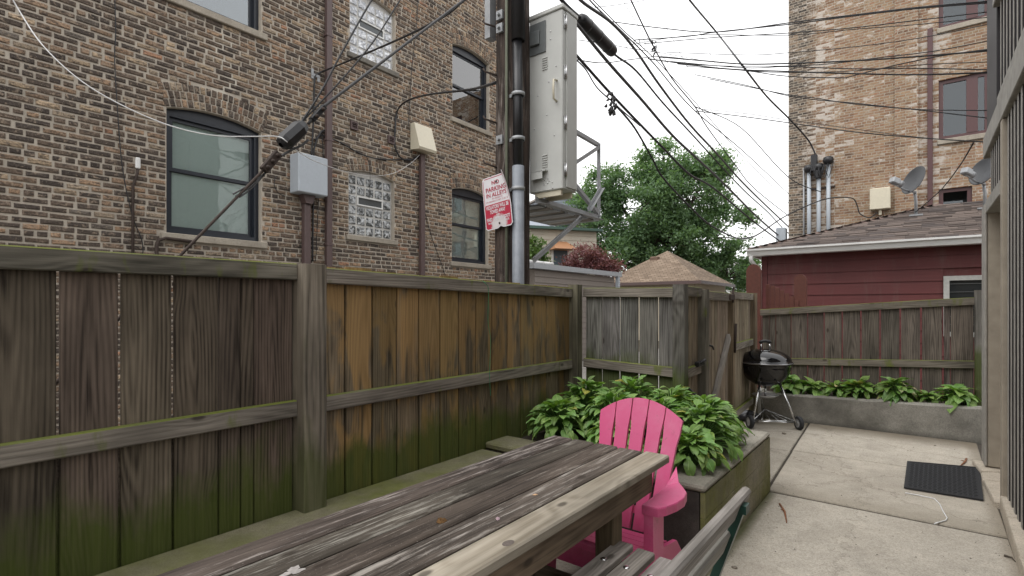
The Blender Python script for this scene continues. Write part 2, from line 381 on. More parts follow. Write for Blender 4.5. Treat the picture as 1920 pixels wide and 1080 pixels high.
MAT['grey_box'] = plain('grey_box_paint', (.42, .46, .50), .45, var=.06, bump=.03)
MAT['beige_box'] = plain('beige_box_paint', (.62, .57, .44), .45, var=.06, bump=.03)
MAT['cabinet'] = plain('cabinet_paint', (.49, .495, .47), .5, var=.09, bump=.04, scale=6)
MAT['cabinet_dark'] = plain('cabinet_plate', (.12, .13, .13), .5)
MAT['galv'] = plain('galvanised_steel', (.33, .34, .35), .5, .25, .15, .05, 14)
MAT['conduit'] = plain('grey_conduit', (.24, .26, .29), .5, .1, .25, .05, 10)
MAT['steel'] = plain('bright_steel', (.62, .62, .62), .25, 1.0, .08)
MAT['rust'] = plain('rusty_iron', (.055, .038, .03), .75, .2, .35, .3, 40)
MAT['cable'] = plain('black_cable', (.018, .018, .02), .55, var=.2)
MAT['cable_grey'] = plain('grey_cable', (.07, .07, .072), .55, var=.2)
MAT['wire_white'] = plain('white_cable', (.75, .75, .75), .4, var=.04)
MAT['plastic_black'] = plain('black_plastic', (.015, .015, .017), .4, var=.15)
MAT['enamel'] = plain('black_enamel', (.004, .004, .005), .07, var=.0, bump=0.0, coat=.25)
MAT['rubber'] = plain('rubber', (.022, .023, .026), .75, var=.2, bump=.2, scale=80)
MAT['pink'] = plain('pink_plastic', (.67, .095, .245), .34, var=.10, bump=.04, scale=40)
_p = NT('pink_plastic_worn'); _q = _p.pos(); _n = _p.noise(_q, 5, 5, .7); _f = _p.noise(_q, 60, 3, .6)
_c = _p.mix(_p.ramp(_n, [(.45, 0.), (.7, .55)]), (.63, .095, .235), (.66, .20, .33)); _c = _p.mix(_p.ramp(_p.noise(_p.vm('ADD', _q, (5, 1, 2)), 9, 6, .75), [(.56, 0.), (.72, .45)]), _c, (.28, .07, .11)); _c = _p.mix(_p.ramp(_f, [(.66, 0.), (.72, .5)]), _c, (.30, .13, .14))
_p.bsdf(_c, _p.ma('MULTIPLY_ADD', _n, .35, .22), _p.bump(_f, .06, .004)); MAT['pink'] = _p.m
MAT['green_metal'] = plain('green_metal', (.008, .04, .03), .35, .0, .15)
MAT['white_paint'] = plain('white_paint', (.72, .72, .70), .5, var=.06)
MAT['gutter'] = plain('white_gutter', (.74, .74, .72), .35, var=.06, scale=5)
MAT['pot'] = plain('clay_pot', (.16, .10, .07), .8, var=.3, bump=.2)
MAT['red_fence'] = plain('red_brown_paint', (.13, .042, .028), .7, var=.2, bump=.1)
MAT['wire_green'] = plain('green_wire', (.03, .22, .10), .4)
MAT['dish'] = plain('dish_grey', (.04, .042, .046), .45, var=.08)
MAT['dull_white'] = plain('dull_white_paint', (.50, .50, .47), .6, var=.15, bump=.1)
MAT['maroon'] = plain('maroon_paint', (.085, .035, .035), .45, var=.1)
# ================================================================ brick materials
BRICK_PAL = [((.055, .045, .039), 4), ((.072, .057, .047), 5), ((.105, .079, .061), 5), ((.15, .107, .076), 4.5), ((.20, .138, .094), 3.5), ((.245, .165, .108), 2.5),
             ((.26, .145, .092), .8), ((.29, .22, .15), 2.0), ((.22, .175, .128), 2.0), ((.105, .09, .076), 1.2)]
def brick_col(y, z):
    # darker soot-faced bricks near the low left, tan ones to the right (as the wall was laid)
    t = min(1, max(0, (y - 1.0) / 7))
    ws = [wt * ((1.35 - .9 * t) if i < 3 else (.6 + .8 * t)) for i, (c, wt) in enumerate(BRICK_PAL)]
    c = random.choices([c for c, _ in BRICK_PAL], ws)[0]; k = random.uniform(1.0, 1.5)
    return tuple(min(1, x * k) for x in c)
def brick_mat(name, src):
    g = NT(name); p = g.pos()
    if src == 'obj': c = g.n('ShaderNodeObjectInfo').outputs['Color']
    else: c = g.n('ShaderNodeAttribute', attribute_name='Col').outputs['Color']
    n1 = g.noise(p, 19, 5, .75); n2 = g.noise(p, 60, 4, .75); n3 = g.noise(g.vm('MULTIPLY', p, (1, 16, 38)), 1, 4, .65)
    c = g.mix(1, c, g.ramp(n2, [(.34, .5), (.66, 1.55)]), 'MULTIPLY')
    c = g.mix(g.ramp(n3, [(.50, 0.), (.60, .85)]), c, g.mix(n1, (.035, .03, .028), (.11, .085, .068)))
    c = g.mix(g.ramp(n1, [(.545, 0.), (.63, .8)]), c, g.mix(n2, (.20, .15, .11), (.42, .34, .26)))
    c = g.mix(g.ramp(g.noise(p, 120, 2), [(.66, 0.), (.72, .8)]), c, (.40, .36, .30))
    g.bsdf(c, .9, g.bump(n2, .6, .006), 0, .2)
    return g.m
MAT['brick'] = brick_mat('brick', 'obj'); MAT['brick_col'] = brick_mat('brick_many', 'geo')

def brick_wall_mat(name):
    """far brick wall: pieces too small to tell apart"""
    g = NT(name); p = g.pos(); x, y, z = g.xyz(p)
    v = g.n('ShaderNodeCombineXYZ', {0: x, 1: z, 2: 0.0}).outputs[0]
    v = g.vm('ADD', v, g.n('ShaderNodeCombineXYZ', {0: g.ma('MULTIPLY', g.noise(p, 6, 2), .02), 1: g.ma('MULTIPLY', g.noise(p, 9, 2), .014), 2: 0.0}).outputs[0])
    bt = g.n('ShaderNodeTexBrick', {'Vector': v, 'Color1': (0, 0, 0, 1), 'Color2': (1, 1, 1, 1), 'Mortar': (.5, .5, .5, 1), 'Scale': 1.0, 'Mortar Size': .009, 'Mortar Smooth': .3, 'Brick Width': .213, 'Row Height': .068}, offset=.5, squash=.5, squash_frequency=6)
    rnd = g.n('ShaderNodeTexWhiteNoise', {'Vector': g.n('ShaderNodeVectorMath', {0: g.vm('MULTIPLY', v, (4.69, 14.7, 1))}, operation='FLOOR').outputs[0]}, noise_dimensions='2D').outputs[0]
    k = g.ma('MULTIPLY_ADD', rnd, .45, g.ma('MULTIPLY', bt.outputs[0], .5))
    right = g.ramp(k, [(.05, (.15, .09, .06)), (.3, (.25, .14, .085)), (.5, (.28, .175, .105)), (.7, (.31, .215, .135)), (.9, (.275, .135, .08))])
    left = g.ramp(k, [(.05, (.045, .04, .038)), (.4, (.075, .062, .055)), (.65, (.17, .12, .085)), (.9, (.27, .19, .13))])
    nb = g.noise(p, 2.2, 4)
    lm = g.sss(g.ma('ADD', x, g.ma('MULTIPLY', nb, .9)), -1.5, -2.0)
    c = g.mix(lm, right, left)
    c = g.mix(1, c, g.ramp(g.noise(p, 3, 5, .65), [(.3, .75), (.7, 1.2)]), 'MULTIPLY')
    c = g.mix(g.ma('MULTIPLY', g.ramp(g.noise(p, 11, 5, .7), [(.44, 0.), (.64, 1.)]), .42), c, (.35, .30, .235)); c = g.mix(bt.outputs[1], c, (.35, .305, .245))
    # lime bloom on the bricks
    px_ = g.ma('ABSOLUTE', g.ma('ADD', x, g.ma('MULTIPLY_ADD', g.noise(g.vm('MULTIPLY', p, (0, 0, 1)), 1.1, 3), .8, 1.55)))
    band = g.sss(px_, .62, .0)
    rr = g.sss(g.ma('ABSOLUTE', g.ma('ADD', x, -.25)), .55, .1)
    ef = g.ma('ADD', g.ma('MULTIPLY_ADD', rnd, .22, -.11), g.ma('ADD', g.ma('MULTIPLY', g.ma('MAXIMUM', band, g.ma('MULTIPLY', rr, .8)), .15), g.ma('ADD', g.ma('MULTIPLY', g.noise(p, 3.2, 5, .7), .55), g.ma('MULTIPLY', g.noise(g.vm('MULTIPLY', p, (6, 1, 16)), 1, 3, .6), .45))))
    c = g.mix(g.ramp(ef, [(.60, 0.), (.68, .7)]), c, (.56, .52, .47))
    g.bsdf(c, .9, g.bump(g.ma('SUBTRACT', g.noise(p, 40, 3), bt.outputs[1]), .5, .012), 0, .2)
    return g.m
MAT['far_brick'] = brick_wall_mat('far_brick_wall')

# ================================================================ ground
g_ = MB(); g_.add([(-250, -150, -.02), (250, -150, -.02), (250, 350, -.02), (-250, 350, -.02)], [(0, 1, 2, 3)])
tag(g_.build('ground', MAT['earth']), kind='structure')
al = MB(); al.box((-7.18, -8, -.2), (-2.56, 60, -.006)); tag(al.build('alley', MAT['asphalt']), kind='structure')
pt = MB(); pt.box((-2.5, -2, -.2), (.62, 7.84, -.012)); patio = tag(pt.build('patio', MAT['joint']), kind='structure')
def slab(poly, z=0.0, mat='patio'):
    """poly: plan corners, joints included; chamfered edges"""
    pts = [Vector((x, y, z)) for x, y in poly]; n = len(pts); c = sum(pts, Vector()) / n
    ins = [p + (c - p).normalized() * .009 for p in pts]; mid = [p - Vector((0, 0, .008)) for p in pts]; bot = [Vector((p.x, p.y, -.1)) for p in pts]
    m = MB(); m.add(ins + mid + bot, [tuple(range(n))] + [(i, (i + 1) % n, n + (i + 1) % n, n + i) for i in range(n)] + [(n + i, n + (i + 1) % n, 2 * n + (i + 1) % n, 2 * n + i) for i in range(n)]); m.build('slab', MAT[mat], patio)
slab([(-2.13, -1.9), (-.955, -1.9), (-.955, 2.91), (-2.13, 2.91)], -.003, 'patio_dark'); slab([(-.945, -1.9), (.43, -1.9), (.43, 1.58), (-.945, 1.58)]); slab([(-.945, 1.60), (.43, 1.60), (.448, 4.468), (-.915, 4.468)], .003)
slab([(-.935, 4.522), (.455, 4.520), (.47, 5.945), (-.995, 5.90)], 0, 'patio_mid'); slab([(-.998, 5.915), (.47, 5.962), (.50, 7.43), (-1.06, 7.43)], .002, 'patio_mid')
slab([(-1.9, 4.53), (-.958, 4.53), (-1.012, 5.86), (-1.9, 5.84)], -.002, 'patio_left'); slab([(-1.9, 5.856), (-1.015, 5.877), (-1.078, 7.43), (-1.9, 7.43)], 0, 'patio_left')

# stones along the porch
cb = thing('threshold_kerb', 'pale worn stone kerb running along the slatted porch wall', 'kerb', (.52, 5, 0))
def stone(poly, h, name='kerb_stone'):
    m = MB(); n = len(poly); top = [Vector((x, y, h)) for x, y in poly]; cen = sum(top, Vector()) / n
    t2 = [p + (cen - p).normalized() * .012 for p in top]; mid = [p - Vector((0, 0, .012)) for p in top]; bot = [Vector((p.x, p.y, -.08)) for p in top]
    vs = t2 + mid + bot
    fs = [tuple(range(n))] + [(i, (i + 1) % n, n + (i + 1) % n, n + i) for i in range(n)] + [(n + i, n + (i + 1) % n, 2 * n + (i + 1) % n, 2 * n + i) for i in range(n)]
    m.add(vs, fs); m.build(name, MAT['curb'], cb)
stone([(.425, 2.2), (.70, 2.2), (.70, 3.9), (.435, 3.9)], .10)
stone([(.437, 3.915), (.70, 3.915), (.70, 4.62), (.455, 4.62)], .10)
stone([(.457, 4.635), (.70, 4.635), (.70, 5.12), (.47, 5.12)], .098)
stone([(.44, 5.14), (.70, 5.14), (.70, 5.72), (.425, 5.72)], .045)
stone([(.42, 5.735), (.70, 5.735), (.70, 6.02), (.56, 6.06), (.43, 5.99)], .042)
stone([(.43, 6.01), (.56, 6.08), (.70, 6.04), (.70, 6.4), (.40, 6.4)], .047)

# ================================================================ ledge and raised beds
lg = MB(); lg.box((-2.497, -2, 0), (-2.12, 2.86, .425), c=.015)
tag(lg.build('concrete_ledge', MAT['ledge']), 'low mossy concrete ledge running along the foot of the tall fence', 'ledge')
PL = thing('raised_bed', 'concrete raised bed full of hostas beside the pink chair', 'planter', (-1.7, 3.6, 0))
X0, X1, Y0, Y1, ZT = -2.497, -.915, 2.90, 4.50, .465
m = MB()
m.prism([(X0, Y0 + .02, 0), (X1 - .02, Y0 + .02, 0), (X1 - .02, Y1, 0), (-1.5, Y1, 0), (-1.5, 4.13, 0), (X0, 4.13, 0)], (0, 0, .33)); m.build('core', MAT['soil'], PL)
def rim(a, b, name='rim', mat='planter'):
    m = MB(); m.box(a, b, c=.012); return m.build(name, MAT[mat], PL)
rim((X0, Y0 - .012, .415), (X0 + .5, Y0 + .25, ZT), mat='ledge')
rim((X0 + .504, Y0, .425), (X1 - .27, Y0 + .22, ZT)); rim((X1 - .266, Y0 - .004, .430), (X1 - .001, Y1, ZT)); rim((-1.5, Y1 - .2, .425), (X1 - .27, Y1 - .004, ZT - .002))
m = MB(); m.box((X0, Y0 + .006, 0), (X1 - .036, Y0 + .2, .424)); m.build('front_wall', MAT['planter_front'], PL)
# block courses of the side wall
for k in range(3):
    y = Y0 + .01
    cuts = [Y0 + .004] + [Y0 + .004 +   .62 * (i + (.5 if k % 2 else 1)) for i in range(4)]
    cuts = [c for c in cuts if c < Y1 - .08] + [Y1]
    for a, b in zip(cuts[:-1], cuts[1:]):
        m = MB(); m.box((X1 - .03, a + .002, .143 * k + .001), (X1 + random.uniform(-.003, .002), b - .002, .143 * (k + 1) - .001), c=.002); m.build('block', MAT['planter_side'], PL)
sm = MB(); n = 14
vs = []; fs = []
for i in range(n + 1):
    for j in range(n + 1):
        x = -2.45 + 1.3 * i / n; yy = 3.1 + 1.0 * j / n
        vs.append((x, yy, .43 + .06 * math.sin(math.pi * i / n) * math.sin(math.pi * j / n) + random.uniform(-.008, .008)))
for i in range(n):
    for j in range(n): fs.append((i * (n + 1) + j, (i + 1) * (n + 1) + j, (i + 1) * (n + 1) + j + 1, i * (n + 1) + j + 1))
sm.add(vs, fs, True); sm.build('soil', MAT['soil'], PL)

BP = thing('long_planter', 'low grey concrete planter along the foot of the far fence', 'planter', (-.55, 7.6, 0))
m = MB(); nseg = 16
# front wall with a slightly uneven, rising top
xs = np.linspace(-1.62, .545, nseg)
for i in range(nseg - 1):
    pass
top = [.332 + .046 * (x + 1.62) / 2.165 + random.uniform(-.006, .006) for x in xs]
poly = [(x, 7.44 + .0 * x, t) for x, t in zip(xs, top)]
vs = []; fs = []
for (x, t) in zip(xs, top):
    yb = 7.44 + random.uniform(-.004, .004)
    vs += [(x, yb, -.05), (x, yb, t - .02), (x, yb + .018, t), (x, 7.56, t), (x, 7.575, t - .02), (x, 7.575, -.05)]
for i in range(nseg - 1):
    for k in range(5): fs.append((i * 6 + k, i * 6 + k + 1, i * 6 + 7 + k, i * 6 + 6 + k))
fs += [tuple(range(6)), tuple(range((nseg - 1) * 6, nseg * 6))[::-1]]
m.add(vs, fs); m.build('front_wall', MAT['back_planter'], BP)
m = MB(); m.box((-1.62, 7.577, 0), (.54, 7.80, .31)); m.build('soil', MAT['soil'], BP)
m = MB(); m.box((-1.74, 7.37, 0), (-1.625, 7.80, .34), c=.02); m.build('end_block', MAT['back_planter'], BP)

# ================================================================ fences
def tint(a=.16, base=(1, 1, 1)):
    k = random.uniform(1 - a, 1 + a); return tuple(b * k * random.uniform(.97, 1.03) for b in base)
FL = thing('tall_board_fence', 'tall dark board fence with mossy rails between yard and alley', 'fence', (-2.5, 1.5, 0))
XB = -2.512                         # board plane
gaps1 = [-1.62, -1.43, -1.24, -1.05, -.86, -.67, -.48, -.29, -.10, .08, .29, .492, .681, .868, 1.052, 1.151, 1.213, 1.409]
slit1 = {.492: .010, .681: .010, .868: .009, 1.052: .006}
for a, b in zip(gaps1[:-1], gaps1[1:]):
    ga = slit1.get(a, .004) / 2; gb = slit1.get(b, .004) / 2
    tp = 1.66 + random.uniform(-.008, .006)
    board('fence_board', FL, (XB + random.uniform(-.003, .003), (a + ga + b - gb) / 2, .05), (XB + random.uniform(-.003, .003), (a + ga + b - gb) / 2, tp), b - gb - a - ga, .019, (0, 1, 0), MAT['fence'], tint(.22))
px2 = [604, 648, 699, 745, 786, 826, 861, 893, 923, 952, 977, 1002, 1025, 1047, 1080]
gaps2 = [onX(u, 560, -2.50).y for u in px2]
for i, (a, b) in enumerate(zip(gaps2[:-1], gaps2[1:])):
    z = 1.668 - .045 * (a - 1.5) / 2.6 + random.uniform(-.006, .010)
    board('fence_board', FL, (XB + random.uniform(-.002, .002), (a + b) / 2, .05), (XB, (a + b) / 2, z), b - a - .010, .019, (0, 1, 0), MAT['fence_warm'], tint(.26))
def rail(parent, p0, p1, h=.083, t=.036, mat='rail', ti=(1, 1, 1), name='rail'):
    return board(name, parent, p0, p1, h, t, (0, 0, 1), MAT[mat], ti, c=.005)
rail(FL, (-2.482, -1.65, 1.612), (-2.482, 1.408, 1.628), mat='rail_dark')
rail(FL, (-2.482, -1.65, .938), (-2.482, 1.408, .94))
rail(FL, (-2.482, 1.542, 1.618), (-2.482, 4.06, 1.58)); rail(FL, (-2.482, 1.542, .94), (-2.482, 4.06, .936))
rail(FL, (-2.482, -1.65, .52), (-2.482, -.4, .52)) if False else None
def fpost(parent, x, y, h, wx=.12, wy=.12, mat='post', z0=0, name='post', ti=(1, 1, 1), rot=0):
    return board(name, parent, (x, y, z0), (x, y, h), wy, wx, (math.sin(rot), math.cos(rot), 0), MAT[mat], ti, c=.008)
fpost(FL, -2.462, 1.475, 1.668, .124, .128, z0=.38)
fpost(FL, -2.47, 4.118, 1.655, .10, .10, z0=.40, ti=(.85, .9, .8))

m = MB(); m.box((-2.545, -1.6, .05), (-2.526, 4.1, .90)); m.build('slit_blocker', MAT['fence'], FL)  # added unseen board, blocks alley light through the lower slits
m = MB(); m.box((-2.535, 1.55, .90), (-2.5255, 4.1, 1.6)); m.build('gap_blocker', MAT['fence'], FL)  # added sheet behind the boards, keeps their gaps dark
FC = thing('grey_fence_panel', 'short weathered grey fence panel standing behind the hosta bed', 'fence', (-2, 4.23, 0))
cx = [-2.415, -2.248, -2.075, -1.895, -1.719, -1.575]
for i, (a, b) in enumerate(zip(cx[:-1], cx[1:])):
    gp = (.004, .009, .012, .016, .012, .005)
    board('fence_board', FC, ((a + b) / 2 + (gp[i] - gp[i + 1]) / 4, 4.225, .35), ((a + b) / 2, 4.225, 1.60), b - a - (gp[i] + gp[i + 1]) / 2, .019, (1, 0, 0), MAT['fence_grey'], tint(.12, (.95, .98, 1.0)))
rail(FC, (-2.415, 4.19, 1.586), (-1.578, 4.19, 1.571)); rail(FC, (-2.415, 4.19, .944), (-1.578, 4.19, .916))
fpost(FC, -1.525, 4.20, 1.635, .10, .10, mat='fence_grey', z0=.32, ti=(.85, .85, .85))

def gx(y): return -1.5 - .06 * (y - 4.3)
FG = thing('gate_side_fence', 'narrow tan fence strip and panel either side of the garden gate', 'fence', (-1.6, 5.6, 0))
def side_boards(th, ys, z0, z1, mat, w=None):
    for a, b in zip(ys[:-1], ys[1:]):
        x0 = gx(a) - .05; x1 = gx(b) - .05
        dirv = Vector((x1 - x0, b - a, 0)).normalized()
        board('fence_board', th, ((x0 + x1) / 2, (a + b) / 2, z0 + random.uniform(-.006, .006)), ((x0 + x1) / 2, (a + b) / 2, z1), (b - a) - .008, .019, dirv, MAT[mat], tint(.14))
def side_rail(th, a, b, z, h=.085, name='rail'):
    rail(th, (gx(a) - .022, a, z), (gx(b) - .022, b, z), h, .035, name=name)
side_boards(FG, [4.27, 4.37, 4.46, 4.56, 4.66, 4.76], .30, 1.60, 'fence_tan')
side_rail(FG, 4.255, 4.76, 1.585); side_rail(FG, 4.255, 4.74, .90)
fpost(FG, gx(4.81) - .01, 4.815, 1.612, .09, .09, mat='rail_dark', z0=0)
fpost(FG, gx(6.03) - .03, 6.035, 1.60, .085, .085, mat='fence_tan', z0=0, ti=(.75, .72, .65))
side_boards(FG, [6.09, 6.22, 6.34, 6.47, 6.60, 6.73, 6.87, 7.01, 7.15, 7.28], .17, 1.60, 'fence_tan')
side_rail(FG, 6.09, 7.28, 1.585); side_rail(FG, 6.09, 7.28, 1.0); side_rail(FG, 6.09, 7.28, .235)
fpost(FG, gx(7.34) - .02, 7.34, 1.635, .09, .09, mat='fence_tan', z0=0, ti=(.8, .78, .74))
GT = thing('garden_gate', 'tan board garden gate with a diagonal brace and black latch', 'gate', (-1.6, 5.4, 0))
side_boards(GT, [4.885, 5.01, 5.13, 5.25, 5.37, 5.49, 5.61, 5.73, 5.85, 5.97], .16, 1.58, 'fence_tan')
side_rail(GT, 4.885, 5.97, 1.56); side_rail(GT, 5.02, 5.97, .27)
b0 = Vector((gx(5.05) - .02, 5.05, .36)); b1 = Vector((gx(5.92) - .02, 5.92, 1.13))
board('brace', GT, b0, b1, .085, .036, (0, -.5, 1), MAT['bench'], c=.005)
m = MB(); m.box((gx(4.9) - .03, 4.895, 1.05), (gx(4.9) + .012, 4.955, 1.15), c=.006); m.tube([(gx(4.9) + .01, 4.92, 1.10), (gx(4.9) + .045, 4.93, 1.09), (gx(4.9) + .05, 4.95, 1.06)], .009); m.build('latch', MAT['plastic_black'], GT)
m = MB(); m.box((gx(4.7) - .01, 4.56, .93), (gx(4.7) + .03, 4.73, .975), c=.008); m.tube([(gx(4.7) + .02, 4.60, .96), (gx(4.7) + .05, 4.66, .985), (gx(4.7) + .02, 4.72, .965)], .014); m.build('latch_bar', MAT['plastic_black'], FG)
m = MB(); m.box((gx(5.95) - .005, 5.86, 1.53), (gx(5.95) + .018, 6.03, 1.59), c=.004); m.tube([(gx(5.98) + .01, 5.985, 1.50), (gx(5.98) + .01, 5.985, 1.63)], .012); m.build('hinge', MAT['rust'], GT)
m = MB(); m.tube([(gx(6.0) + .02, 6.02, .95), (gx(6.0) + .03, 6.03, 1.27)], .014, 6); m.build('spring_bolt', MAT['rust'], FG)

FB = thing('far_board_fence', 'dark brown board fence behind the long planter and kettle grill', 'fence', (-.6, 7.85, 0))
gb = [-1.70, -1.615, -1.533, -1.344, -1.148, -.959, -.759, -.56, -.363, -.163, .035, .235, .301, .504]
slw = {-1.615: .006, -1.533: .008, -1.344: .010, -1.148: .012, -.959: .013, -.759: .014, -.56: .016, -.363: .017, -.163: .017, .035: .018, .235: .018, .301: .006}
def ftop(x): return 1.42 + .144 * (x + 1.729) / 2.233
for a, b in zip(gb[:-1], gb[1:]):
    g0, g1 = slw.get(a, .003) / 2, slw.get(b, .003) / 2
    xc = (a + g0 + b - g1) / 2
    board('fence_board', FB, (xc, 7.868 + random.uniform(-.003, .003), .02), (xc, 7.868, ftop(xc) - .02), b - g1 - a - g0, .019, (1, 0, 0), MAT['fence_back'], tint(.2))
rail(FB, (-1.72, 7.838, ftop(-1.72) - .045), (.51, 7.838, ftop(.51) - .045), .088, .036, 'rail_dark', (1.15, 1.1, 1.1))
rail(FB, (-1.70, 7.838, .705), (.51, 7.838, .802), .088, .036, 'rail_dark', (1.1, 1.05, 1.05))
fpost(FB, .557, 7.80, 1.64, .1, .12, mat='fence_grey', rot=0)

# ================================================================ left brick building
XW = -7.2
LB = thing('brick_apartment_building', 'dark mottled brick apartment block rising behind the tall fence', 'building', (-11, 3, 0))
OPEN = [  # y0, y1, z0, spring, rise, rows of rowlock
    (2.426, 3.587, 2.352, 3.88, .085, 3), (2.426, 3.587, 5.25, 6.78, .085, 3),
    (4.995, 5.915, 2.615, 3.63, .075, 2), (5.02, 5.94, 5.545, 6.56, .075, 2),
    (7.345, 8.44, 2.345, 3.77, .085, 3), (7.36, 8.47, 5.17, 6.62, .085, 3),
    (-1.4, -.25, 2.352, 3.88, .085, 3), (-1.4, -.25, 5.25, 6.78, .085, 3)]
WY0, WY1, WZ1 = -3.0, 9.0, 8.6
def arc(o):
    y0, y1, z0, sp, rise, rows = o; hw = (y1 - y0) / 2; Rr = (hw * hw + rise * rise) / (2 * rise); return (y0 + y1) / 2, sp + rise - Rr, Rr, hw
m = MB()
ys = sorted(set([WY0, WY1] + [o[0] for o in OPEN] + [o[1] for o in OPEN])); zs = sorted(set([0, WZ1] + [o[2] for o in OPEN] + [o[3] + o[4] for o in OPEN]))
for a, b in zip(ys[:-1], ys[1:]):
    for c, d in zip(zs[:-1], zs[1:]):
        yc, zc = (a + b) / 2, (c + d) / 2
        if any(o[0] < yc < o[1] and o[2] < zc < o[3] + o[4] for o in OPEN): continue
        m.add([(XW, a, c), (XW, b, c), (XW, b, d), (XW, a, d)], [(0, 1, 2, 3)])
for o in OPEN:
    y0, y1, z0, sp, rise, rows = o; zt = sp + rise; D = .14
    m.add([(XW, y0, z0), (XW - D, y0, z0), (XW - D, y0, zt), (XW, y0, zt)], [(0, 1, 2, 3)])
    m.add([(XW, y1, z0), (XW - D, y1, z0), (XW - D, y1, zt), (XW, y1, zt)], [(3, 2, 1, 0)])
    m.add([(XW, y0, z0), (XW - D, y0, z0), (XW - D, y1, z0), (XW, y1, z0)], [(3, 2, 1, 0)])
    cy, cz, Rr, hw = arc(o); N = 12
    for s in (0, 1):
        pts = [(XW, cy + hw * (2 * i / N - 1), cz + math.sqrt(max(0, Rr * Rr - (hw * (2 * i / N - 1)) ** 2))) for i in range(N + 1)]
    for p, q in zip(pts[:-1], pts[1:]):
        m.add([p, q, (XW, q[1], zt + .0), (XW, p[1], zt + .0)], [(0, 1, 2, 3)])
        m.add([p, q, (XW - D, q[1], q[2]), (XW - D, p[1], p[2])], [(3, 2, 1, 0)])
m.add([(XW, WY1, 0), (XW - 9, WY1, 0), (XW - 9, WY1, WZ1), (XW, WY1, WZ1)], [(0, 1, 2, 3)])
m.add([(XW, WY0, 0), (XW - 9, WY0, 0), (XW - 9, WY0, WZ1), (XW, WY0, WZ1)], [(3, 2, 1, 0)])
m.add([(XW, WY0, WZ1), (XW, WY1, WZ1), (XW - 9, WY1, WZ1), (XW - 9, WY0, WZ1)], [(0, 1, 2, 3)])
m.add([(XW - 9, WY0, 0), (XW - 9, WY1, 0), (XW - 9, WY1, WZ1), (XW - 9, WY0, WZ1)], [(3, 2, 1, 0)])
LWALL = m.build('wall', MAT['mortar_wall'], LB)
# bricks
bricks = []   # (yc, zc, L, Hh, rot)
CH = .068
for k in range(0, int(WZ1 / CH)):
    z = k * CH + CH / 2
    header = (k % 6 == 2)
    pitch = .1075 if header else .215
    y = WY0 + (0 if header else (.1075 if k % 2 else 0)) - .05 + random.uniform(-.02, .02)
    blocked = []
    for o in OPEN:
        y0, y1, z0, sp, rise, rows = o
        if z0 - .10 < z < z0 and o[5] == 3 or z0 - .085 < z < z0: blocked.append((y0 - .07, y1 + .07))
        elif z0 <= z < sp + .02: blocked.append((y0, y1))
        cy, cz, Rr, hw = arc(o); Ro = Rr + rows * .098 + .01
        if z >= sp + .01 and z < cz + Ro:
            h2 = math.sqrt(max(0, Ro * Ro - (z - cz) ** 2)); lim = hw + max(0, (z - sp)) * .22
            blocked.append((cy - min(h2, lim), cy + min(h2, lim)))
    while y < WY1:
        segs = [(y, y + pitch)]
        for (a, b) in blocked:
            ns = []
            for (p, q) in segs:
                if q <= a or p >= b: ns.append((p, q)); continue
                if p < a: ns.append((p, a))
                if q > b: ns.append((b, q))
            segs = ns
        for (p, q) in segs:
            p = max(p, WY0); q = min(q, WY1)
            if q - p > .045:
                J = .0205
                bricks.append(((p + q) / 2 + random.uniform(-.002, .002), z + random.uniform(-.0025, .0025), q - p - J + random.uniform(-.014, .004), CH - J + random.uniform(-.006, .005), random.uniform(-.02, .02)))
        y += pitch + (random.uniform(-.004, .004))
for o in OPEN:
    cy, cz, Rr, hw = arc(o); half = math.asin(min(1, hw / Rr)) * 1.04
    for r_ in range(o[5]):
        rad = Rr + .052 + r_ * .098; nb = int(2 * half * rad / .068)
        for i in range(nb):
            a = -half + 2 * half * (i + .5 + (.25 if r_ % 2 else 0)) / nb
            bricks.append((cy + rad * math.sin(a), cz + rad * math.cos(a), .052 + random.uniform(-.005, .003), .086 + random.uniform(-.005, .003), -a + random.uniform(-.03, .03)))
def brick_shape(jx, seed):
    """unit brick, 1 long (local y), 1 tall (local z), outer face worn; 18 triangles"""
    rs = random.Random(seed); c = .06; cz = .16
    def j(a): return rs.uniform(-a, a)
    back = [(0, -.5, -.5), (0, .5, -.5), (0, .5, .5), (0, -.5, .5)]
    mid = [(.010, p[1] * (1 + j(.02)), p[2] * (1 + j(.06))) for p in back]
    fr = [(.0155 + j(.002), (abs(p[1]) - c + j(.015)) * (1 if p[1] > 0 else -1), (abs(p[2]) - cz + j(.05)) * (1 if p[2] > 0 else -1)) for p in back]
    vs = back + mid + fr
    fs = [(8, 9, 10, 11)] + [(i, (i + 1) % 4, 4 + (i + 1) % 4, 4 + i) for i in range(4)] + [(4 + i, 4 + (i + 1) % 4, 8 + (i + 1) % 4, 8 + i) for i in range(4)]
    return vs, fs
SH = [brick_shape(0, s) for s in range(12)]
meshes = []
for vs, fs in SH:
    me = bpy.data.meshes.new('brick'); me.from_pydata(vs, [], fs); me.materials.append(MAT['brick']); meshes.append(me)
def brick_vis(b):
    u, v, d = proj((XW, b[0], b[1]))
    if d < .5 or not (0 < u < 915 and 0 < v < 470 + .07 * u): return 0
    c0 = proj((XW, b[0] - b[2] / 2, b[1])); c1 = proj((XW, b[0] + b[2] / 2, b[1]))
    return abs(c1[0] - c0[0]) * 978 * b[3] / d
order = sorted(range(len(bricks)), key=lambda i: -brick_vis(bricks[i]))
single = set(order[:300])
BV = []; BF = []; BC = []
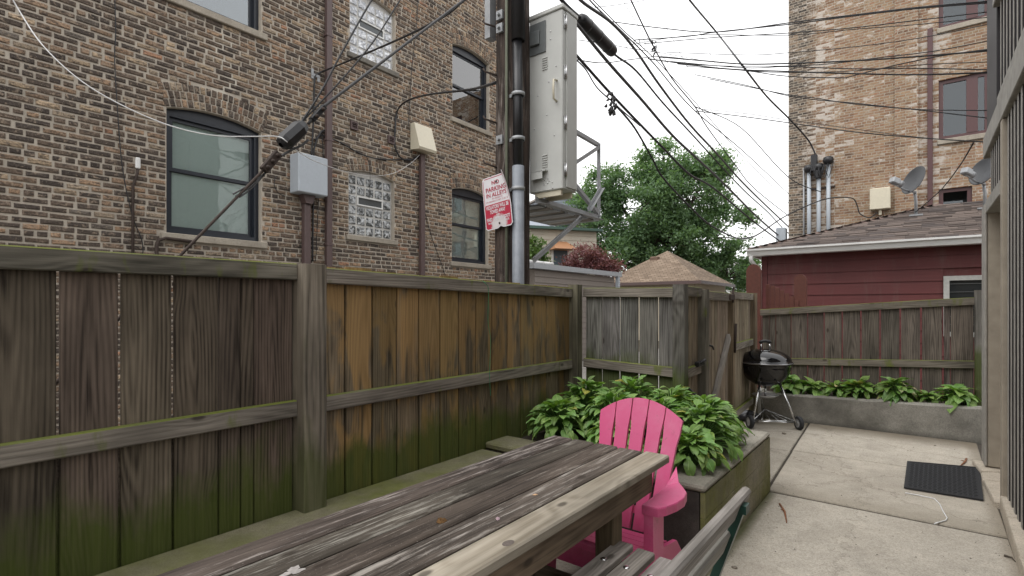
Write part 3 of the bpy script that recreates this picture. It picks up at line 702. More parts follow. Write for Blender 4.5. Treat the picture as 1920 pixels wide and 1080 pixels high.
for i, (y, z, L, Hh, ro) in enumerate(bricks):
    s = random.randrange(12); col = brick_col(y, z)
    if i in single:
        o = bpy.data.objects.new('brick', meshes[s]); COL.objects.link(o)
        place(o, Matrix.Translation((XW - .002, y, z)) @ Matrix.Rotation(ro, 4, 'X') @ Matrix.Diagonal((1, L, Hh, 1)), LWALL); o.color = (*col, 1)
    else:
        n = len(BV); cr, sr = math.cos(ro), math.sin(ro)
        for (a, b, c) in SH[s][0]:
            b *= L; c *= Hh; BV.append((XW - .002 + a, y + b * cr - c * sr, z + b * sr + c * cr))
        BF += [tuple(q + n for q in f) for f in SH[s][1]]; BC += [col] * 12
me = bpy.data.meshes.new('bricks'); me.from_pydata(BV, [], BF); me.materials.append(MAT['brick_col'])
ca = me.color_attributes.new('Col', 'FLOAT_COLOR', 'POINT')
ca.data.foreach_set('color', np.c_[np.array(BC), np.ones(len(BC))].astype(np.float32).ravel())
tag(link_mesh('bricks', me, None, LWALL), kind='stuff')

# windows of the left building
def dh_window(o, blind=True, glass='glass', split=.5, sill='stone', blind_to=0.0):
    y0, y1, z0, sp, rise, rows = o; zt = sp + rise; D = XW - .10
    cy, cz, Rr, hw = arc(o); N = 10
    m = MB(); fw = .06
    m.box((D - .05, y0, z0), (D + .02, y0 + fw, sp)); m.box((D - .05, y1 - fw, z0), (D + .02, y1, sp)); m.box((D - .05, y0 + fw, z0), (D + .02, y1 - fw, z0 + fw * 1.1))
    pts = [(D - .05, cy + hw * (2 * i / N - 1), cz + math.sqrt(max(0, Rr * Rr - (hw * (2 * i / N - 1)) ** 2)) - .002) for i in range(N + 1)]
    m.prism([(D - .05, y1, sp - .07), (D - .05, y0, sp - .07)] + pts, (.068, 0, 0))
    W = m.build('window', MAT['navy'], LB)
    zm = z0 + (sp - z0) * split; sw = .045
    for nm, a, b, off in (('upper_sash', zm - .02, sp - .07, -.018), ('lower_sash', z0 + fw * 1.1, zm + .02, -.045)):
        m = MB(); x = D + off
        m.box((x - .02, y0 + fw, a), (x, y0 + fw + sw, b)); m.box((x - .02, y1 - fw - sw, a), (x, y1 - fw, b)); m.box((x - .02, y0 + fw + sw, a), (x, y1 - fw - sw, a + sw)); m.box((x - .02, y0 + fw + sw, b - sw), (x, y1 - fw - sw, b))
        m.build(nm, MAT['navy'], W)
        m = MB(); m.box((x - .014, y0 + fw + sw, a + sw), (x - .009, y1 - fw - sw, b - sw)); m.build('pane', MAT[glass], W)
    if blind:
        g = MB(); zb = z0 + fw + blind_to; nsl = int((sp - .07 - zb) / .026)
        for i in range(nsl):
            z = zb + i * .026; g.add([(D - .085, y0 + fw + .03, z), (D - .085, y1 - fw - .03, z), (D - .070, y1 - fw - .03, z + .0245), (D - .070, y0 + fw + .03, z + .0245)], [(0, 1, 2, 3)])
        tag(g.build('blind', MAT['blind'], W), kind='stuff')
    m = MB(); m.add([(D - .3, y0 - .1, z0 - .1), (D - .3, y1 + .1, z0 - .1), (D - .3, y1 + .1, zt + .1), (D - .3, y0 - .1, zt + .1), (D - .05, y0, z0), (D - .05, y1, z0), (D - .05, y1, zt), (D - .05, y0, zt)], [(0, 1, 2, 3), (0, 4, 5, 1), (1, 5, 6, 2), (2, 6, 7, 3), (3, 7, 4, 0)]); m.build('room', MAT['room'], W)
    m = MB(); m.box((XW - .09, y0 - .066, z0 - .088), (XW + .055, y1 + .066, z0 + .001), c=.008); m.build('sill', MAT[sill], W)
    return W
dh_window(OPEN[0], split=.53); dh_window(OPEN[1], blind=False, glass='glass2'); dh_window(OPEN[4], split=.54); dh_window(OPEN[5], blind=False, glass='glass2')
dh_window(OPEN[6]); dh_window(OPEN[7], blind=False, glass='glass2')

def glass_block_mat(name, c0, c1):
    g = NT(name); p = g.pos()
    n1 = g.noise(p, 12, 2, .5, 1.2); n2 = g.noise(p, 9, 2)
    nb = g.bump(n1, 1.0, .05)
    c = g.ramp(n1, [(.38, c0), (.52, [(a + b) / 2 for a, b in zip(c0, c1)]), (.60, c1)])  # reflected sky painted into the block colour as pale and dark patches
    g.bsdf(c, .12, nb, 0, .8)
    return g.m
MAT['gb_low'] = glass_block_mat('glass_block_clear', (.03, .035, .035), (.5, .52, .53)); MAT['gb_high'] = glass_block_mat('glass_block_painted_sky', (.42, .44, .48), (.85, .87, .9))
MAT['grout'] = concrete('grout', (.60, .59, .56), (.3, .29, .27), dirtamt=.3)
def block_window(o, mat, sill):
    y0, y1, z0, sp, rise, rows = o; D = XW - .07
    cy, cz, Rr, hw = arc(o); N = 10
    m = MB()
    pts = [(D - .08, cy + hw * (2 * i / N - 1), cz + math.sqrt(max(0, Rr * Rr - (hw * (2 * i / N - 1)) ** 2)) - .002) for i in range(N + 1)]
    m.prism([(D - .08, y1, z0), (D - .08, y0, z0)] + pts, (.078, 0, 0)); W = m.build('glass_block_window', MAT['grout'], LB)
    ny, nz = 5, 6; jw = .034; bw = (y1 - y0 - .03) / ny; bh = (sp - .01 - z0 - .02) / nz
    for i in range(ny):
        for k in range(nz):
            a = y0 + .015 + i * bw; c = z0 + .012 + k * bh
            if k == 3 and 1 <= i <= 3: continue
            m = MB(); m.box((D - .03, a + jw / 2, c + jw / 2), (D + .016, a + bw - jw / 2, c + bh - jw / 2), c=.010); m.build('glass_block', MAT[mat], W)
    a, b, c, d = y0 + .015 + bw + .008, y0 + .015 + 4 * bw - .008, z0 + .012 + 3 * bh + .006, z0 + .012 + 4 * bh - .006
    m = MB(); f = .02
    m.box((D - .02, a, c), (D + .025, a + f, d)); m.box((D - .02, b - f, c), (D + .025, b, d)); m.box((D - .02, a + f, c), (D + .025, b - f, c + f)); m.box((D - .02, a + f, d - f), (D + .025, b - f, d)); m.build('vent_frame', MAT['white_paint'], W)
    m = MB(); m.box((D - .004, a + f, c + f), (D + .003, b - f, d - f)); m.build('vent_pane', plain('vent_glass', (.07, .08, .085), .1, var=.05, bump=.02), W)
    m = MB(); m.box((XW - .066, y0 - .06, z0 - .085), (XW + .05, y1 + .06, z0 - .002), c=.008); m.build('sill', MAT[sill], W)
block_window(OPEN[2], 'gb_low', 'stone'); block_window(OPEN[3], 'gb_high', 'stone_dark')

# things fixed to that wall
m = MB(); m.box((XW + .02, 4.55, 0), (XW + .10, 4.645, WZ1 - .1), c=.01)
dp = m.build('downpipe', MAT['brown_metal'], None); tag(dp, 'tall brown square downpipe on brick wall beside the grey box', 'downpipe')
for z in (2.4, 4.0, 5.6, 7.2):
    m = MB(); m.box((XW + .015, 4.535, z), (XW + .106, 4.66, z + .03)); m.build('bracket', MAT['brown_metal'], dp)
GB = thing('grey_meter_box', 'square pale grey metal box on brick wall with brown conduit below', 'utility box', (XW + .1, 4.2, 3.06))
m = MB(); m.box((XW + .02, 3.99, 3.10), (XW + .26, 4.46, 3.66), c=.012); m.build('box', MAT['grey_box'], GB)
m = MB(); m.box((XW + .02, 4.17, 0), (XW + .12, 4.27, 2.97), c=.01); m.prism([(XW + .02, 4.12, 3.098), (XW + .02, 4.32, 3.098), (XW + .02, 4.27, 2.972), (XW + .02, 4.17, 2.972)], (.14, 0, 0)); m.build('conduit', MAT['brown_metal'], GB)
BB = thing('beige_meter_box', 'cream slanted utility box on brick wall above a brown conduit', 'utility box', (XW + .1, 6.5, 4.25))
m = MB(); m.prism([(XW + .02, 6.27, 4.28), (XW + .02, 6.27, 4.75), (XW + .12, 6.27, 4.75), (XW + .26, 6.27, 4.30), (XW + .24, 6.27, 4.26)], (0, .42, 0)); m.build('box', MAT['beige_box'], BB)
m = MB(); m.box((XW + .02, 6.465, 0), (XW + .10, 6.56, 4.23), c=.008); m.build('conduit', MAT['brown_metal'], BB)
for (y, z, lb) in ((5.075, 4.375, 'small brown louvred wall vent above the glass block window'), (5.825, 4.335, 'small brown louvred wall vent left of the cream box')):
    t = thing('wall_vent', lb, 'vent', (XW + .02, y, z - .06), group='louvred vents on the brick wall')
    m = MB(); h = .065; m.box((XW + .016, y - h, z - h), (XW + .02, y + h, z + h)); m.box((XW + .02, y - h, z - h), (XW + .05, y - h + .02, z + h)); m.box((XW + .02, y + h - .02, z - h), (XW + .05, y + h, z + h)); m.box((XW + .02, y - h + .02, z + h - .02), (XW + .05, y + h - .02, z + h)); m.box((XW + .02, y - h + .02, z - h), (XW + .05, y + h - .02, z - h + .02)); m.build('frame', MAT['brown_metal'], t)
    for i in range(3):
        zz = z - .038 + i * .032; m = MB(); m.prism([(XW + .022, y - h + .021, zz + .02), (XW + .045, y - h + .021, zz), (XW + .045, y - h + .021, zz + .005), (XW + .022, y - h + .021, zz + .025)], (0, 2 * h - .042, 0)); m.build('louvre', MAT['brown_metal'], t)
t = thing('riser_pipe', 'thin rusty riser pipe with white cap on brick wall left of window', 'pipe', (XW + .03, 2.07, 1.0))
m = MB(); m.tube([(XW + .03, 2.075, .8), (XW + .03, 2.075, 2.85), (XW + .04, 2.11, 2.98), (XW + .04, 2.12, 3.06)], .016); m.build('pipe', MAT['rust'], t)
m = MB(); m.box((XW + .02, 2.095, 3.06), (XW + .06, 2.145, 3.19), c=.01); m.build('cap', MAT['white_paint'], t)
m = MB(); m.tube([(XW + .04, 2.31, .8), (XW + .04, 2.31, 2.18), (XW + .04, 2.33, 2.25), (XW + .04, 2.40, 2.285), (XW + .07, 2.72, 2.262)], .022); tag(m.build('bent_pipe', MAT['rust']), 'bent rusty pipe hooking under the stone sill of the near window', 'pipe')
t = thing('wall_bracket', 'small grey steel cable bracket fixed to brick beside the downpipe', 'bracket', (XW + .03, 4.4, 4.9))
m = MB(); m.box((XW + .016, 4.33, 4.89), (XW + .024, 4.37, 5.04)); m.box((XW + .024, 4.33, 4.93), (XW + .03, 4.47, 4.97)); m.box((XW + .016, 4.43, 4.87), (XW + .024, 4.47, 4.96)); m.build('plate', MAT['galv'], t)

# unseen wall added behind the camera to shade the near yard
OH = thing('shade_wall', 'added unseen wall that shades the near end of the yard', 'house', (0, -3, 0))
m = MB(); m.box((-2.5, -4.5, 0), (6, -2.1, 4.2)); m.build('wall', MAT['mortar'], OH)
# ================================================================ far brick building (right)
RB = thing('tan_brick_building', 'tall tan brick building with white lime stains behind red garage', 'building', (2, 19, 0))
YB = 16.0; RBH = 10.25
ROP = [(.40, 1.30, 5.42, 6.83), (.40, 1.30, 8.06, 9.5), (.40, 1.0, 3.6, 4.25), (3.2, 4.4, 5.42, 6.83), (3.2, 4.4, 8.06, 9.5)]
m = MB(); xs_ = sorted(set([-2.8, 8.0] + [o[0] for o in ROP] + [o[1] for o in ROP])); zs_ = sorted(set([0, RBH] + [o[2] for o in ROP] + [o[3] for o in ROP]))
for a, b in zip(xs_[:-1], xs_[1:]):
    for c, d in zip(zs_[:-1], zs_[1:]):
        if any(o[0] < (a + b) / 2 < o[1] and o[2] < (c + d) / 2 < o[3] for o in ROP): continue
        m.add([(a, YB, c), (b, YB, c), (b, YB, d), (a, YB, d)], [(0, 1, 2, 3)])
for (a, b, c, d) in ROP:
    for q in ([(a, c), (a, d)], [(a, d), (b, d)], [(b, d), (b, c)], [(b, c), (a, c)]):
        (x0, z0), (x1, z1) = q; m.add([(x0, YB, z0), (x1, YB, z1), (x1, YB + .15, z1), (x0, YB + .15, z0)], [(0, 1, 2, 3)])
m.add([(-2.8, YB, 0), (-2.8, YB + 14, 0), (-2.8, YB + 14, RBH), (-2.8, YB, RBH)], [(0, 1, 2, 3)])
m.add([(-2.8, YB, RBH), (8, YB, RBH), (8, YB + 14, RBH), (-2.8, YB + 14, RBH)], [(0, 1, 2, 3)])
m.add([(8, YB, 0), (8, YB + 14, 0), (8, YB + 14, RBH), (8, YB, RBH)], [(0, 1, 2, 3)])
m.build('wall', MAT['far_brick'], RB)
for x0, x1 in ((-.44, .02), (2.2, 2.7)):
    m = MB(); m.box((x0, YB - .06, 0), (x1, YB + .01, RBH)); m.build('pilaster', MAT['far_brick'], RB)
for (a, b, c, d) in ROP:
    m = MB(); f = .085; y = YB + .06
    m.box((a, y, c), (a + f, y + .06, d)); m.box((b - f, y, c), (b, y + .06, d)); m.box((a + f, y, c), (b - f, y + .06, c + f)); m.box((a + f, y, d - f), (b - f, y + .06, d))
    if b - a > .7: m.box((a + .50, y - .01, c + f), (a + .70, y + .06, d - f))
    W = m.build('window', MAT['maroon'], RB)
    for (p, q) in (((a + f, a + .50), (a + .70, b - f)) if b - a > .7 else ((a + f, b - f),)):
        m = MB(); m.box((p, y + .03, c + f), (q, y + .036, d - f)); m.build('pane', MAT['glass3'], W)
    m = MB(); m.box((a - .05, y + .35, c - .05), (b + .05, y + .36, d + .05)); m.build('room', MAT['room'], W)
    m = MB(); m.box((a - .03, YB - .05, c - .12), (b + .03, YB + .14, c - .002), c=.01); m.build('sill', MAT['stone'], W)
m = MB(); m.box((.19, YB - .09, 2.5), (.29, YB - .004, 8.1), c=.01); tag(m.build('drain_pipe', MAT['maroon']), 'maroon drain pipe on tan brick wall left of the window', 'pipe')
m = MB()
CN = thing('service_conduits', 'white service conduits with black weatherheads on the tan brick wall', 'conduit', (-2.1, YB - .1, 3))
for x, zt, r in ((-2.29, 5.05, .06), (-2.065, 5.05, .062), (-1.845, 5.2, .06)):
    m = MB(); m.tube([(x, YB - .09, 2.6), (x, YB - .09, zt)], r * .8, 12); m.build('pipe', MAT['grey_box'], CN)
    m = MB(); m.lathe([(.06, 0), (.10, .02), (.13, .10), (.11, .18), (.03, .21)], 12, (x, YB - .11, zt)); m.build('weatherhead', MAT['plastic_black'], CN)
m = MB(); m.tube([(-2.42, YB - .05, 2.6), (-2.42, YB - .05, 5.2)], .022, 8); m.build('thin_pipe', MAT['galv'], CN)
m = MB(); m.box((-2.24, YB - .20, 5.05), (-2.09, YB - .03, 5.50), c=.02); m.box((-2.14, YB - .2, 4.85), (-2.0, YB - .05, 5.2), c=.02); m.build('junction', MAT['plastic_black'], CN)
m = MB(); m.box((-2.45, YB - .05, 4.60), (-1.7, YB - .004, 4.64)); m.build('strap', MAT['rust'], CN)
for i in range(5):
    x = -2.2 + i * .09; m = MB(); m.tube([(x, YB - .2, 5.2), (x - .05, YB - .24, 5.0), (x + .02, YB - .22, 4.82), (x + .08, YB - .2, 5.05), (x + .12, YB - .15, 5.25)], .012, 6); m.build('wire_loop', MAT['cable'], CN)
m = MB(); m.box((-.94, YB - .22, 3.88), (-.52, YB - .004, 4.41), c=.015); m.box((-.76, YB - .12, 3.75), (-.70, YB - .02, 3.88)); tag(m.build('cream_junction_box', MAT['beige_box']), 'square cream junction box on tan brick wall above the garage roof', 'utility box')
m = MB(); m.box((-3.1, YB - .1, 3.1), (-2.86, YB + .2, 3.65), c=.02); tag(m.build('grey_pole_box', MAT['grey_box']), 'small pale grey box at the corner of tan brick building', 'utility box')
m = MB(); m.box((-3.02, YB - .02, 0), (-2.92, YB + .1, 3.1)); 
bpy.data.objects['grey_pole_box']; m.build('stand', MAT['grey_box'], bpy.data.objects['grey_pole_box'])

# ================================================================ red garage
RG = thing('red_garage', 'red sided garage with brown shingle hip roof behind far fence', 'garage', (1, 12, 0))
GX0, GX1, GY0, GY1 = -2.27, 4.6, 10.5, 16 - .6
def siding_mat():
    g = NT('red_siding'); p = g.pos(); n = g.noise(g.vm('MULTIPLY', p, (3, 60, 60)), 1, 4); n2 = g.noise(p, 1.5, 4)
    c = g.mix(1, (.125, .027, .026), g.ramp(g.ma('ADD', g.ma('MULTIPLY', n, .5), g.ma('MULTIPLY', n2, .5)), [(.3, .72), (.7, 1.25)]), 'MULTIPLY')
    c = g.mix(g.ramp(g.noise(g.vm('MULTIPLY', p, (7, 1, 1.2)), 1, 5, .7), [(.52, 0.), (.70, .35)]), c, (.16, .10, .09))
    g.bsdf(c, .6, g.bump(n, .2, .003)); return g.m
MAT['siding'] = siding_mat()
m = MB(); m.box((GX0 + .02, GY0 + .02, 0), (GX1, GY1, 2.36)); m.build('wall', MAT['siding'], RG)
z = 2.252 + .195
zz = [2.44, 2.252, 2.055, 1.862, 1.665, 1.47, 1.275, 1.08, .885, .69, .495, .3, .1]
for zt, zb in zip(zz[:-1], zz[1:]):
    segs = [(GX0 + .09, GX1)]
    if zb < 1.95 and zt > 1.0: segs = [(GX0 + .09, .318), (1.25, GX1)]
    for (a, b) in segs:
        m = MB(); m.prism([(a, GY0 - .022, zb), (a, GY0 - .004, zt + .012), (a, GY0 + .015, zt + .012), (a, GY0 + .015, zb)], (b - a, 0, 0)); m.build('siding_board', MAT['siding'], RG)
m = MB(); m.box((GX0 - .01, GY0 - .03, 0), (GX0 + .086, GY0 + .05, 2.40)); m.build('corner_trim', MAT['siding'], RG)
m = MB(); f = .07
m.box((.32, GY0 - .045, 1.0), (.32 + f, GY0 + .02, 1.93)); m.box((1.18, GY0 - .045, 1.0), (1.25, GY0 + .02, 1.93)); m.box((.32 + f, GY0 - .045, 1.86), (1.18, GY0 + .02, 1.93)); m.box((.32 + f, GY0 - .045, 1.0), (1.18, GY0 + .02, 1.07))
W = m.build('window', MAT['dull_white'], RG)
m = MB(); m.box((.39, GY0 + .006, 1.07), (1.18, GY0 + .012, 1.86)); m.build('pane', plain('dark_glass', (.02, .024, .026), .08, var=.05, bump=0), W)
for i in range(6):
    m = MB(); m.box((.39, GY0 - .012, 1.18 + i * .125), (1.18, GY0 - .004, 1.187 + i * .125)); m.build('glazing_bar', MAT['cabinet_dark'], W)
# roof
EX0, EX1, EY0, EY1, EZ, PT = -2.45, 4.9, 10.2, 15.7, 2.50, .335
hd = (EY1 - EY0) / 2
m = MB(); rz = EZ + PT * hd; ym = (EY0 + EY1) / 2
m.add([(EX0, EY0, EZ), (EX1, EY0, EZ), (EX1 - hd, ym, rz), (EX0 + hd, ym, rz), (EX1, EY1, EZ), (EX0, EY1, EZ)], [(0, 1, 2, 3), (1, 4, 2), (4, 5, 3, 2), (5, 0, 3), (0, 5, 4, 1)])
def shingle_mat(name, a, b, colattr):
    g = NT(name); p = g.pos()
    if colattr: c = g.n('ShaderNodeAttribute', attribute_name='Col').outputs['Color']
    else:
        x, y, z = g.xyz(p)
        bt = g.n('ShaderNodeTexBrick', {'Vector': g.n('ShaderNodeCombineXYZ', {0: g.ma('ADD', x, g.ma('MULTIPLY', y, .7)), 1: g.ma('MULTIPLY', z, 2.4), 2: 0.}).outputs[0], 'Color1': (*a, 1), 'Color2': (*b, 1), 'Mortar': (*[q * .5 for q in a], 1), 'Scale': 1., 'Mortar Size': .012, 'Brick Width': .3, 'Row Height': .14})
        c = bt.outputs[0]
    n = g.noise(p, 90, 3, .7); n2 = g.noise(p, 2, 4)
    c = g.mix(1, c, g.ramp(g.ma('ADD', g.ma('MULTIPLY', n, .6), g.ma('MULTIPLY', n2, .4)), [(.3, .7), (.7, 1.3)]), 'MULTIPLY')
    g.bsdf(c, .9, g.bump(n, .5, .004), 0, .2); return g.m
MAT['shingle'] = shingle_mat('shingles', None, None, True); MAT['shingle_far'] = shingle_mat('shingles_far', (.175, .13, .095), (.28, .215, .16), False)
MAT['roof_deck'] = plain('roof_felt', (.06, .045, .04), .9)
roof = m.build('roof', MAT['roof_deck'], RG)
def shingles(quad_rows, name, parent, pal):
    V = []; Fc = []; C = []
    for (p0, p1, up, nrm, exp) in quad_rows:
        L = (p1 - p0).length; e = (p1 - p0) / L; x = -random.uniform(0, .3)
        while x < L:
            wd = random.choice((.17, .25, .3, .34)); a = max(0, x); b = min(L, x + wd - .004); x += wd
            if b - a < .02: continue
            th = random.choice((.008, .008, .016)); c = random.choice(pal); k = random.uniform(.75, 1.2); n = len(V)
            q0 = p0 + e * a; q1 = p0 + e * b
            V += [q0 + nrm * th, q1 + nrm * th, q1 + up * (exp + .03) + nrm * .003, q0 + up * (exp + .03) + nrm * .003, q0, q1]
            Fc += [(n, n + 1, n + 2, n + 3), (n + 4, n + 5, n + 1, n)]; C += [tuple(min(1, s * k) for s in c)] * 6
    me = bpy.data.meshes.new(name); me.from_pydata([tuple(v) for v in V], [], Fc); me.materials.append(MAT['shingle'])
    ca = me.color_attributes.new('Col', 'FLOAT_COLOR', 'POINT'); ca.data.foreach_set('color', np.c_[np.array(C), np.ones(len(C))].astype(np.float32).ravel())
    return tag(link_mesh(name, me, None, parent), kind='stuff')
rows = []; sl = math.sqrt(1 + PT * PT); up = Vector((0, 1, PT)) / sl; nr = Vector((0, -PT, 1)) / sl
for i in range(21):
    s = i * .14 / sl
    if s > hd - .1: break
    rows.append((Vector((EX0 + s, EY0 + s, EZ + PT * s + .004)), Vector((EX1 - s, EY0 + s, EZ + PT * s + .004)), up, nr, .14))
up2 = Vector((1, 0, PT)) / sl; nr2 = Vector((-PT, 0, 1)) / sl
for i in range(21):
    s = i * .14 / sl
    if s > hd - .1: break
    rows.append((Vector((EX0 + s, EY1 - s, EZ + PT * s + .004)), Vector((EX0 + s, EY0 + s, EZ + PT * s + .004)), up2, nr2, .14))
shingles(rows, 'shingles', roof, [(.080, .064, .057), (.10, .08, .071), (.122, .098, .086), (.09, .075, .07), (.14, .112, .098)])
for i in range(24):
    s = hd * i / 24; s2 = hd * (i + 1.25) / 24; a = Vector((EX0 + s, EY0 + s, EZ + PT * s + .02)); b = Vector((EX0 + s2, EY0 + s2, EZ + PT * s2 + .012)); d = Vector((1, -1, 0)).normalized() * .12
    m = MB(); m.add([a + d - Vector((0, 0, .04)), a + Vector((0, 0, .012)), a - d - Vector((0, 0, .04)), b + d - Vector((0, 0, .04)), b, b - d - Vector((0, 0, .04))], [(0, 1, 4, 3), (1, 2, 5, 4)]); m.build('hip_cap', plain('hip_cap', (.14, .095, .08), .9) if i == 0 else bpy.data.materials['hip_cap'], roof)
m = MB(); prof = [(EY0 + .02, EZ - .13), (EY0 - .06, EZ - .12), (EY0 - .085, EZ - .05), (EY0 - .115, EZ - .03), (EY0 - .115, EZ + .0), (EY0 - .10, EZ + .0), (EY0 - .07, EZ - .04), (EY0 + .02, EZ - .05)]
m.prism([(EX0, y, z) for y, z in prof], (EX1 - EX0, 0, 0)); m.build('gutter', MAT['gutter'], RG)
m = MB(); m.box((EX0 + .03, EY0 + .022, EZ - .12), (EX1, EY0 + .045, EZ - .01)); m.box((EX0 + .03, EY0 + .045, EZ - .10), (EX1, GY0 + .1, EZ - .085)); m.box((EX0 + .02, EY0 + .05, EZ - .12), (EX0 + .05, EY1, EZ - .01)); m.box((EX0 + .05, EY0 + .6, EZ - .10), (GX0 + .1, EY1, EZ - .085)); m.build('fascia', MAT['gutter'], RG)
m = MB(); m.tube([(EX0 + .06, EY0 - .05, EZ - .12), (EX0 + .06, EY0 - .04, EZ - .2), (EX0 + .14, EY0 + .15, EZ - .35), (GX0 - .03, GY0 - .06, EZ - .42), (GX0 - .03, GY0 - .06, .3)], .035, 8); m.build('downspout', MAT['white_paint'], RG)

def dish(name, x, y, lab, yaw, s=1.0):
    zr = EZ + PT * (y - EY0)
    t = thing(name, lab, 'satellite dish', (x, y, zr), group='satellite dishes on the garage roof')
    m = MB(); m.box((x - .1, y - .08, zr + .0), (x + .1, y + .08, zr + .03)); m.tube([(x, y, zr + .01), (x, y, zr + .28), (x - .02, y - .02, zr + .46)], .026, 10); m.build('mast', MAT['galv'], t)
    c = Vector((x + .0, y - .10, zr + .62)); nrm = Vector((math.cos(yaw) * .93, math.sin(yaw) * .93, .37)).normalized()
    Mx = axes(c, nrm.cross(Vector((0, 0, 1))), nrm.cross(nrm.cross(Vector((0, 0, 1)))))
    m = MB(); pr = [(.001, 0), (.1, .008), (.2, .03), (.28, .06), (.30, .07), (.305, .062), (.28, .048), (.2, .018), (.1, -.004), (.001, -.012)]
    sgn = 1 if (Mx.to_3x3() @ Vector((0, 0, 1))).dot(nrm) > 0 else -1
    m.lathe([(r * s, z * s * sgn) for r, z in pr], 32); m.v = [(a * .88, b, c_) for a, b, c_ in m.v]
    m.build('reflector', MAT['dish'], t, Mx)
    ft = c + nrm * .52 * s + Vector((0, 0, -.22)); bk = Vector((x, y - .04, zr + .42))
    m = MB(); m.tube([bk, bk.lerp(ft, .5) + Vector((0, 0, -.03)), ft], .016, 8); m.build('arm', MAT['galv'], t)
    Mh = axes(ft + Vector((0, 0, .05)), nrm, Vector((0, 0, 1))); m = MB(); m.box((-.09, -.05, -.06), (.05, .06, .06), c=.015); m.tube([(-.08, 0, 0), (-.16, 0, 0)], [.05, .06], 12); m.build('receiver', MAT['galv'], t, Mh)
    m = MB(); m.box((-.02, -.08, -.05), (.05, .08, .05)); m.build('back_bracket', MAT['galv'], t, axes(c - nrm * .05, nrm, (0, 0, 1)))
dish('satellite_dish', -.02, 12.0, 'grey satellite dish on garage roof in front of brick, fully in view', R(222), .88)
dish('satellite_dish', .92, 12.1, 'grey satellite dish on garage roof partly hidden by the porch post', R(228), .85)

# reddish neighbour fence between far fence and garage
NF = thing('red_brown_fence', 'red brown scalloped picket fence with rounded posts beside the garage', 'fence', (-1.6, 8.9, 0))
def round_post(x, y, wd, zt, dpt=.1):
    n = 8; poly = [(x - wd / 2, y, 0), (x + wd / 2, y, 0)] + [(x + wd / 2 * math.cos(math.pi * i / n), y, zt - wd * .6 + wd * .6 * math.sin(math.pi * i / n)) for i in range(n + 1)]
    m = MB(); m.prism(poly, (0, dpt, 0)); m.build('post', MAT['red_fence'], NF)
round_post(-1.98, 8.55, .20, 2.11); round_post(-1.40, 8.9, .165, 1.95)
for i in range(7):
    x = -1.845 + i * .062; zt = 1.80 - .018 * i - .004 * i * i
    m = MB(); m.box((x, 8.75 + i * .02, 0), (x + .058, 8.77 + i * .02, zt), c=.003); m.build('picket', MAT['red_fence'], NF)

# ================================================================ far garages and houses
GG = thing('grey_garage', 'low grey garage with pale membrane roof beyond the utility pole', 'garage', (-9, 12.3, 0))
MAT['grey_siding'] = plain('grey_brown_siding', (.25, .22, .195), .7, var=.1)
MAT['membrane'] = plain('roof_membrane', (.33, .33, .345), .6, var=.08, scale=4)
m = MB(); m.box((-12, 10.2, 0), (-7.25, 14.35, 2.36)); m.build('wall', MAT['grey_siding'], GG)
for i in range(16):
    z = .02 + i * .145; m = MB(); m.prism([(-7.225, 10.2, z), (-7.245, 10.2, z + .15), (-7.252, 10.2, z + .15), (-7.252, 10.2, z)], (0, 4.15, 0)); m.build('siding_board', MAT['grey_siding'], GG)
m = MB(); m.prism([(-7.1, 10.0, 2.37), (-7.1, 10.0, 2.5), (-7.25, 10.0, 2.5), (-7.25, 10.0, 2.37)], (0, 4.6, 0)); m.build('fascia', plain('grey_fascia', (.36, .38, .40), .5), GG)
m = MB(); m.add([(-7.1, 10, 2.5), (-7.1, 14.6, 2.5), (-9.4, 14.3, 2.84), (-9.4, 10.3, 2.84), (-12.2, 14.6, 2.5), (-12.2, 10, 2.5)], [(0, 1, 2, 3), (3, 2, 4, 5), (1, 4, 2), (0, 3, 5)]); m.build('roof', MAT['membrane'], GG)
for i in range(7):
    m = MB(); m.tube([(-9.4, 10.3 + i * .57, 2.86), (-9.4, 10.3 + i * .57 + .54, 2.86)], .05, 8); m.build('ridge_cap', MAT['gutter'], GG)
m = MB(); m.box((-7.2, 14.36, 0), (-7.1, 14.46, 2.36)); m.build('downpipe', MAT['grey_box'], GG)

HG = thing('brown_hip_garage', 'cream garage with light brown shingled hip roof below the tree', 'garage', (-9.2, 23.6, 0))
m = MB(); m.box((-11.2, 21.5, 0), (-7.2, 25.8, 2.5)); m.build('wall', plain('cream_wall', (.50, .44, .34), .8), HG)
m = MB(); a0, a1, b0_, b1_ = -11.5, -6.9, 21.2, 26.1; pk = (-9.2, 23.65, 4.08)
m.add([(a0, b0_, 2.52), (a1, b0_, 2.52), (a1, b1_, 2.52), (a0, b1_, 2.52), pk], [(0, 1, 4), (1, 2, 4), (2, 3, 4), (3, 0, 4), (3, 2, 1, 0)]); rf = m.build('roof', MAT['shingle_far'], HG)
m = MB(); m.box((a0, b0_ - .06, 2.40), (a1 + .06, b0_ - .002, 2.53)); m.box((a1 + .002, b0_, 2.40), (a1 + .06, b1_, 2.53)); m.build('gutter', MAT['brown_metal'], HG)
m = MB(); m.tube([(a1 + .03, b1_ - .1, 2.4), (a1 + .0, b1_ - .15, 2.1), (-7.15, 25.75, 1.9), (-7.15, 25.75, .2)], .05, 8); m.build('downspout', MAT['brown_metal'], HG)
m = MB(); m.box((-9.75, 22.9, 3.5), (-9.35, 23.2, 3.78), c=.04); m.build('roof_vent', MAT['pot'], rf)

